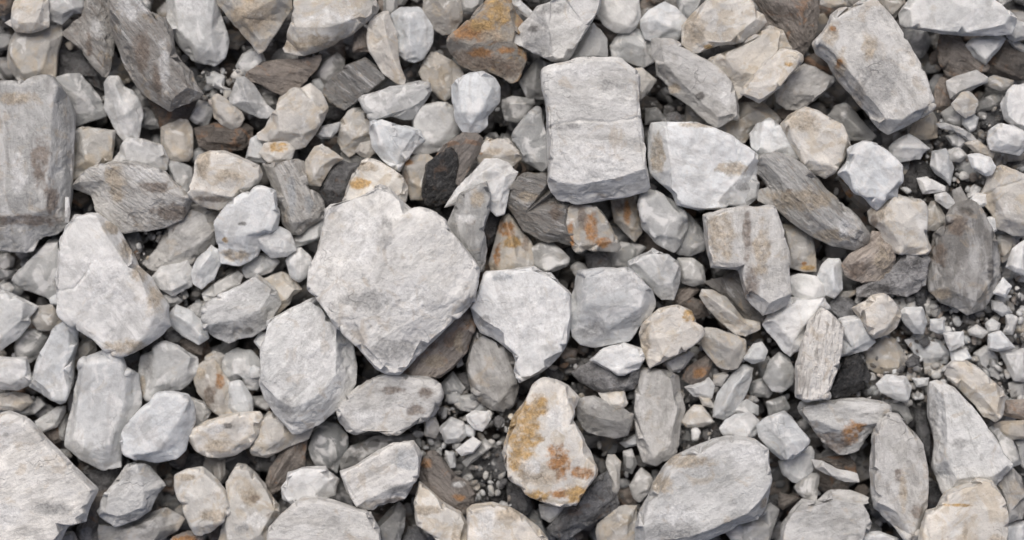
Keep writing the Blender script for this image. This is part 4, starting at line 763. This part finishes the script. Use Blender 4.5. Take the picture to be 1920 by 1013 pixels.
G5|2|1440,755 1470,745 1480,765 1468,775 1445,778||rounded
"""
def pt(s): return tuple(float(q) for q in s.split(','))
recs = []
for ln in STONES.strip().splitlines():
    a, lay, out, opt, desc = ln.split('|')
    r = dict(mat=a[0], lv=int(a[1]), lay=int(lay), P=np.array([pt(q) for q in out.split()]), desc=desc, loops=[], ridges=[], ang=None, L=None, blobs=[], cracks=[])
    if ' L:' in opt or opt.startswith('L:'): opt, r['L'] = opt.split('L:'); r['L'] = r['L'].strip()
    cur = None
    for tk in opt.split():
        if tk[:2] == 't:': cur = []; r['loops'].append(cur); tk = tk[2:]
        elif tk[:2] == 'r:': cur = []; r['ridges'].append(cur); tk = tk[2:]
        elif tk[:2] == 'x:': cur = []; r['cracks'].append(cur); tk = tk[2:]
        elif tk[:2] == 'c:': cur = []; r['ridges'].append(cur); tk = tk[2:]
        elif tk[:2] == 'a:': r['ang'] = float(tk[2:]); continue
        elif tk[:2] == 'b:': q = tk[2:].split(','); r['blobs'].append((q[0], *map(float, q[1:]))); continue
        elif tk[:2] == 'h:': continue
        cur.append(pt(tk))
    P = r['P']; r['c'] = centroid(P); r['area'] = abs(poly_area(P))
    Pc = np.c_[np.clip(P[:, 0], 0, W0), np.clip(P[:, 1], 0, H0)]
    r['vis'] = abs(poly_area(Pc)); r['cv'] = Pc.mean(0); r['box'] = (Pc.min(0), Pc.max(0))
    recs.append(r)
order = sorted(range(len(recs)), key=lambda i: -recs[i]['vis'])
KEEP = set(order[:300])

# ---- labels: every stone is told apart by its look and by the named stone beside it
COLOUR = {'W': {8: 'white', 7: 'off-white', 6: 'light grey'}, 'G': {7: 'pale grey', 6: 'light grey', 5: 'grey', 4: 'dull grey', 3: 'dark grey'},
          'C': {8: 'cream', 7: 'cream', 6: 'beige', 5: 'tan', 4: 'tan'}, 'B': {6: 'brown', 5: 'brown', 4: 'brown', 3: 'dark brown'},
          'R': {8: 'rust-stained', 7: 'rust-stained', 6: 'rust-stained', 5: 'rusty', 4: 'rusty'}, 'S': {}, 'M': {}, 'D': {5: 'slate grey', 4: 'dark grey', 3: 'blackish', 2: 'black', 1: 'black'}}
def colour(r):
    m, l, d = r['mat'], r['lv'], r['desc']
    if any(w in d.split() for w in ('brown', 'black', 'grey', 'tan', 'cream', 'white', 'dark', 'pale', 'beige', 'brownish', 'blue-black', 'cream-white', 'grey-white', 'brownish')) or 'brown' in d or 'grey' in d: return ''
    if m == 'S': return 'streaked grey'
    if m == 'M': return 'speckled pale grey' if l >= 6 else 'speckled grey'
    return COLOUR[m].get(l, 'grey')
lands = [r for r in recs if r['L']]
for r in lands: r['label'] = r['desc']
def gap(r, b):
    d = np.abs(r['P'][:, None] - b['P'][None]); return float(np.sqrt((d ** 2).sum(2)).min())
def where(r, b):
    lo, hi = b['box']; x, y = r['cv']; bx, by = (lo + hi) / 2; hw, hh = (hi - lo) / 2
    dx, dy = (x - bx) / (hw + 12), (y - by) / (hh + 12)
    if abs(dx) > 2.1 * abs(dy): return 'right of' if dx > 0 else 'left of'
    if abs(dy) > 2.1 * abs(dx): return 'below' if dy > 0 else 'above'
    return ('below' if dy > 0 else 'above') + (' right of' if dx > 0 else ' left of')
used = {r['label'] for r in lands}; keyused = set()
for i in order:
    r = recs[i]
    if r['L'] or i not in KEEP: continue
    size = 'large' if r['area'] > 9000 else 'mid-sized' if r['area'] > 3500 else 'small' if r['area'] > 900 else 'tiny'
    near = sorted(lands, key=lambda b: gap(r, b))[:9]; col = colour(r)
    best = None
    for k, b in enumerate(near):
        g = gap(r, b); rel = where(r, b)
        pre = ('touching, ' if False else 'just ' if g < 25 else '' if g < 90 else 'farther ')
        look = ' '.join(x for x in (size, col, r['desc']) if x)
        for lk in (look, ' '.join(x for x in (size, r['desc']) if x)):
            lab = f"{lk} stone {pre}{rel} the {b['L']}"
            if len(lab.replace('-', '-').split()) <= 16 and lab not in used:
                key = (size, col, rel, pre, b['L']); pen = k + (2.5 if key in keyused else 0) + (0 if lk == look else 3)
                if best is None or pen < best[0]: best = (pen, lab, key)
    r['label'] = best[1]; used.add(best[1]); keyused.add(best[2])

NAME = {'W': 'quartz_stone', 'G': 'grey_stone', 'C': 'cream_stone', 'B': 'brown_stone', 'R': 'rust_stained_stone', 'S': 'streaked_stone', 'M': 'mottled_stone', 'D': 'dark_stone'}
GROUP = {'W': 'white quartz stones of the pile', 'G': 'grey stones of the pile', 'C': 'cream stones of the pile', 'B': 'brown stones of the pile', 'R': 'rust stained stones of the pile',
         'S': 'streaked stones of the pile', 'M': 'mottled stones of the pile', 'D': 'dark stones of the pile'}
mats_all = [MAT[k] for k in 'WGCBRSMD']
SV, SF, ST, SM = [], [], [], []; nsv = 0
BLOB = {'o': (.37, .205, .095), 'y': (.45, .305, .14), 't': (.40, .34, .26), 'g': (.34, .34, .335), 'b': (.17, .13, .10), 'w': (.70, .705, .70), 'k': (.07, .065, .06), 'u': (.36, .385, .41)}
BSTR = {'o': 1.0, 'y': 1.0, 't': .85, 'g': .8, 'b': .8, 'w': .8, 'k': .85, 'u': .7}
def stained(V, t, r, i):
    """mineral stains and patches of other stone that belong to the surface itself"""
    col = np.tile(np.array(t, float), (len(V), 1)); c = r['c']
    n1 = fbm(V / 15 + i, i + 700, 4, .6); n2 = fbm(V / 5 + i, i + 750, 3, .6)
    n3 = fbm(V / 8 + i + 50, i + 790, 3, .6)
    al = np.zeros(len(V))
    for q in r['blobs']:
        rx = q[3]; ry = q[4] if len(q) > 4 else rx
        x, y = V[:, 0] - (q[1] - c[0]), V[:, 1] + (q[2] - c[1])
        d = np.sqrt((x / rx) ** 2 + (y / ry) ** 2)
        m = np.clip((1.1 - d + .6 * n1 + .25 * n2) / .55, 0, 1); m = m * m * (3 - 2 * m) * BSTR[q[0]] * (V[:, 2] > -12) * np.clip(.95 + .7 * n3, .3, 1)
        j = 1 + .25 * n2
        al = np.maximum(al * (1 - m), m) if q[0] != 'w' else al * (1 - m) + .5 * m
        col = col * (1 - m[:, None]) + np.array(BLOB[q[0]]) * j[:, None] * m[:, None]
    return np.c_[np.clip(col, .01, .82), 1 - al]
def add_stuff(V, F, t, mk):
    global nsv
    SV.append(V); SF.append(F + nsv); t = np.asarray(t, np.float32); t = np.append(t, 1) if t.ndim == 1 else t; ST.append(np.broadcast_to(t, (len(V), 4))); SM.append(np.full(len(F), 'WGCBRSMD'.index(mk))); nsv += len(V)

for i, r in enumerate(recs):
    rng = random.Random(i * 13 + 5); P = r['P']; c = r['c']; flip = np.array([1, -1])
    ang = r['ang']
    if ang is None:
        Q = P - c; w, v = np.linalg.eigh(Q.T @ Q); ang = math.degrees(math.atan2(v[1, 1], v[0, 1]))
    wang = -math.radians(ang)
    P2 = (P - c) * flip
    rr = np.linalg.norm(P2, axis=1, keepdims=True); P2 = P2 * (1 + (1.6 if r['area'] > 9000 else 3.2) / np.maximum(rr, 10))
    conv = lambda lp: [((q[0] - c[0]), -(q[1] - c[1]), q[2]) for q in lp]
    s = math.sqrt(r['area']); target = 2.6 if r['area'] > 6000 else 2.2 if r['area'] > 1500 else 1.7
    zc = r['lay'] * LAYER
    smoothword = any(k in r['desc'] for k in ('smooth', 'round', 'oval', 'bead', 'egg', 'pearl'))
    V, F = build_stone(P2, r['mat'], [conv(l) for l in r['loops']], [conv(l) for l in r['ridges']], wang, i + 1, target,
                       round_extra=(4 if smoothword else 0),
                       cracks=[[(q[0] - c[0], c[1] - q[1]) for q in ck] for ck in r['cracks']])
    zmid = zc + 8; k = (CAMD - zmid) / CAMD
    V = V * k
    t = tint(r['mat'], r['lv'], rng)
    pos = np.array([(c[0] - W0 / 2) * k, -(c[1] - H0 / 2) * k, zc])
    if r['blobs']: t = stained(V, t, r, i)
    if i not in KEEP:
        add_stuff((V + pos) * S, F, t, r['mat']); continue
    ca, sa = math.cos(-wang), math.sin(-wang)
    Vl = np.c_[V[:, 0] * ca - V[:, 1] * sa, V[:, 0] * sa + V[:, 1] * ca, V[:, 2]] * S
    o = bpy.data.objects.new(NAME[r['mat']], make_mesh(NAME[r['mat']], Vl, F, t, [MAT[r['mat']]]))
    o.location = pos * S; o.rotation_euler = (0, 0, wang)
    o["label"] = r['label']; o["category"] = "stone"; o["group"] = GROUP[r['mat']]
    scene.collection.objects.link(o)

# ------------------------------------------------------------------ gravel bed showing in the gaps and running on past the frame
rng = random.Random(77); tpl = []
for k in range(26):
    m = rng.randint(6, 10); a0 = rng.uniform(0, 6.28); e = rng.uniform(.6, 1)
    P = np.array([[math.cos(a0 + j * 2 * math.pi / m + rng.uniform(-.2, .2)) * rng.uniform(.8, 1.1), e * math.sin(a0 + j * 2 * math.pi / m) * rng.uniform(.8, 1.1)] for j in range(m)]) * 50
    mk = 'WGGCMMBSDB'[k % 10]
    tpl.append((mk, *build_stone(P, mk, [], [], 0, 900 + k, 5.0)))
chips = []
for k in range(30):
    m = rng.randint(4, 6); a0 = rng.uniform(0, 6.28); e = rng.uniform(.5, 1)
    P = np.array([[math.cos(a0 + j * 2 * math.pi / m + rng.uniform(-.35, .35)) * rng.uniform(.65, 1.25), e * math.sin(a0 + j * 2 * math.pi / m) * rng.uniform(.65, 1.25)] for j in range(m)]) * 50
    V, F = build_stone(P, 'B', [], [], 0, 970 + k, 26.0, depth=rng.uniform(12, 36)); chips.append(('WGGCMMWSDB'[k % 10], V, F))
def scatter(x, y, z, size, dark):
    mk, V, F = rng.choice(tpl if size > 26 else chips); a = rng.uniform(0, 6.28); b = rng.uniform(-.5, .5); sc = size / 50 / 2
    V = V * sc; V = np.c_[V[:, 0], V[:, 1] * math.cos(b) - V[:, 2] * math.sin(b), V[:, 1] * math.sin(b) + V[:, 2] * math.cos(b)]
    V = np.c_[V[:, 0] * math.cos(a) - V[:, 1] * math.sin(a), V[:, 0] * math.sin(a) + V[:, 1] * math.cos(a), V[:, 2]]
    lv = (rng.choice((3, 3, 4, 5)) if size > 26 else rng.choice((3, 4, 5))) if dark else rng.choice((3, 4, 5, 6, 6, 7, 8))
    if mk == 'D': lv = min(lv, 3)
    add_stuff((V + np.array([x, y, z])) * S, F, tint(mk, lv, rng), mk)
step = 25
y = -H0 / 2 - 60
while y < H0 / 2 + 60:
    x = -W0 / 2 - 60
    while x < W0 / 2 + 60:
        sz = rng.choice((28, 36, 44, 56, 70)); scatter(x + rng.uniform(-14, 14), y + rng.uniform(-14, 14), rng.uniform(-52, -6), sz, True)
        x += step * 1.25
    y += step * 1.25
for k in range(2600):    # fines caught in the gaps
    scatter(rng.uniform(-W0 / 2, W0 / 2), rng.uniform(-H0 / 2, H0 / 2), rng.uniform(-34, 16), rng.uniform(6, 22), rng.random() < .35)
for x0, y0, x1, y1, m in ((1600, 540, 1920, 760, 1100), (1690, 230, 1920, 540, 700), (780, 730, 960, 960, 420), (1230, 640, 1420, 860, 260), (260, 380, 430, 600, 260),
                          (1020, 650, 1200, 760, 120), (380, 130, 470, 200, 60), (1740, 200, 1880, 260, 80)):
    for k in range(m):   # drifts of grit and dust-coated chips
        scatter(rng.uniform(x0, x1) - W0 / 2, H0 / 2 - rng.uniform(y0, y1), rng.uniform(6, 52), rng.choice((5, 6, 8, 10, 13, 17, 22, 25)), rng.random() < .3)
for k in range(1700):    # the pile goes on outside the frame
    x = rng.uniform(-W0 / 2 - 620, W0 / 2 + 620); y = rng.uniform(-H0 / 2 - 520, H0 / 2 + 520)
    ox, oy = abs(x) - W0 / 2, abs(y) - H0 / 2; sz = rng.choice((60, 80, 110, 150, 200))
    if max(ox, oy) < sz * .62 + 14: continue
    scatter(x, y, rng.uniform(-40, 70), sz, False)
gme = make_mesh("gravel", np.concatenate(SV), np.concatenate(SF), np.concatenate(ST), mats_all, np.concatenate(SM))
gr = bpy.data.objects.new("gravel", gme); gr["kind"] = "stuff"; gr["label"] = "small broken stones and grit filling the gaps of the pile"; gr["category"] = "gravel"
scene.collection.objects.link(gr)
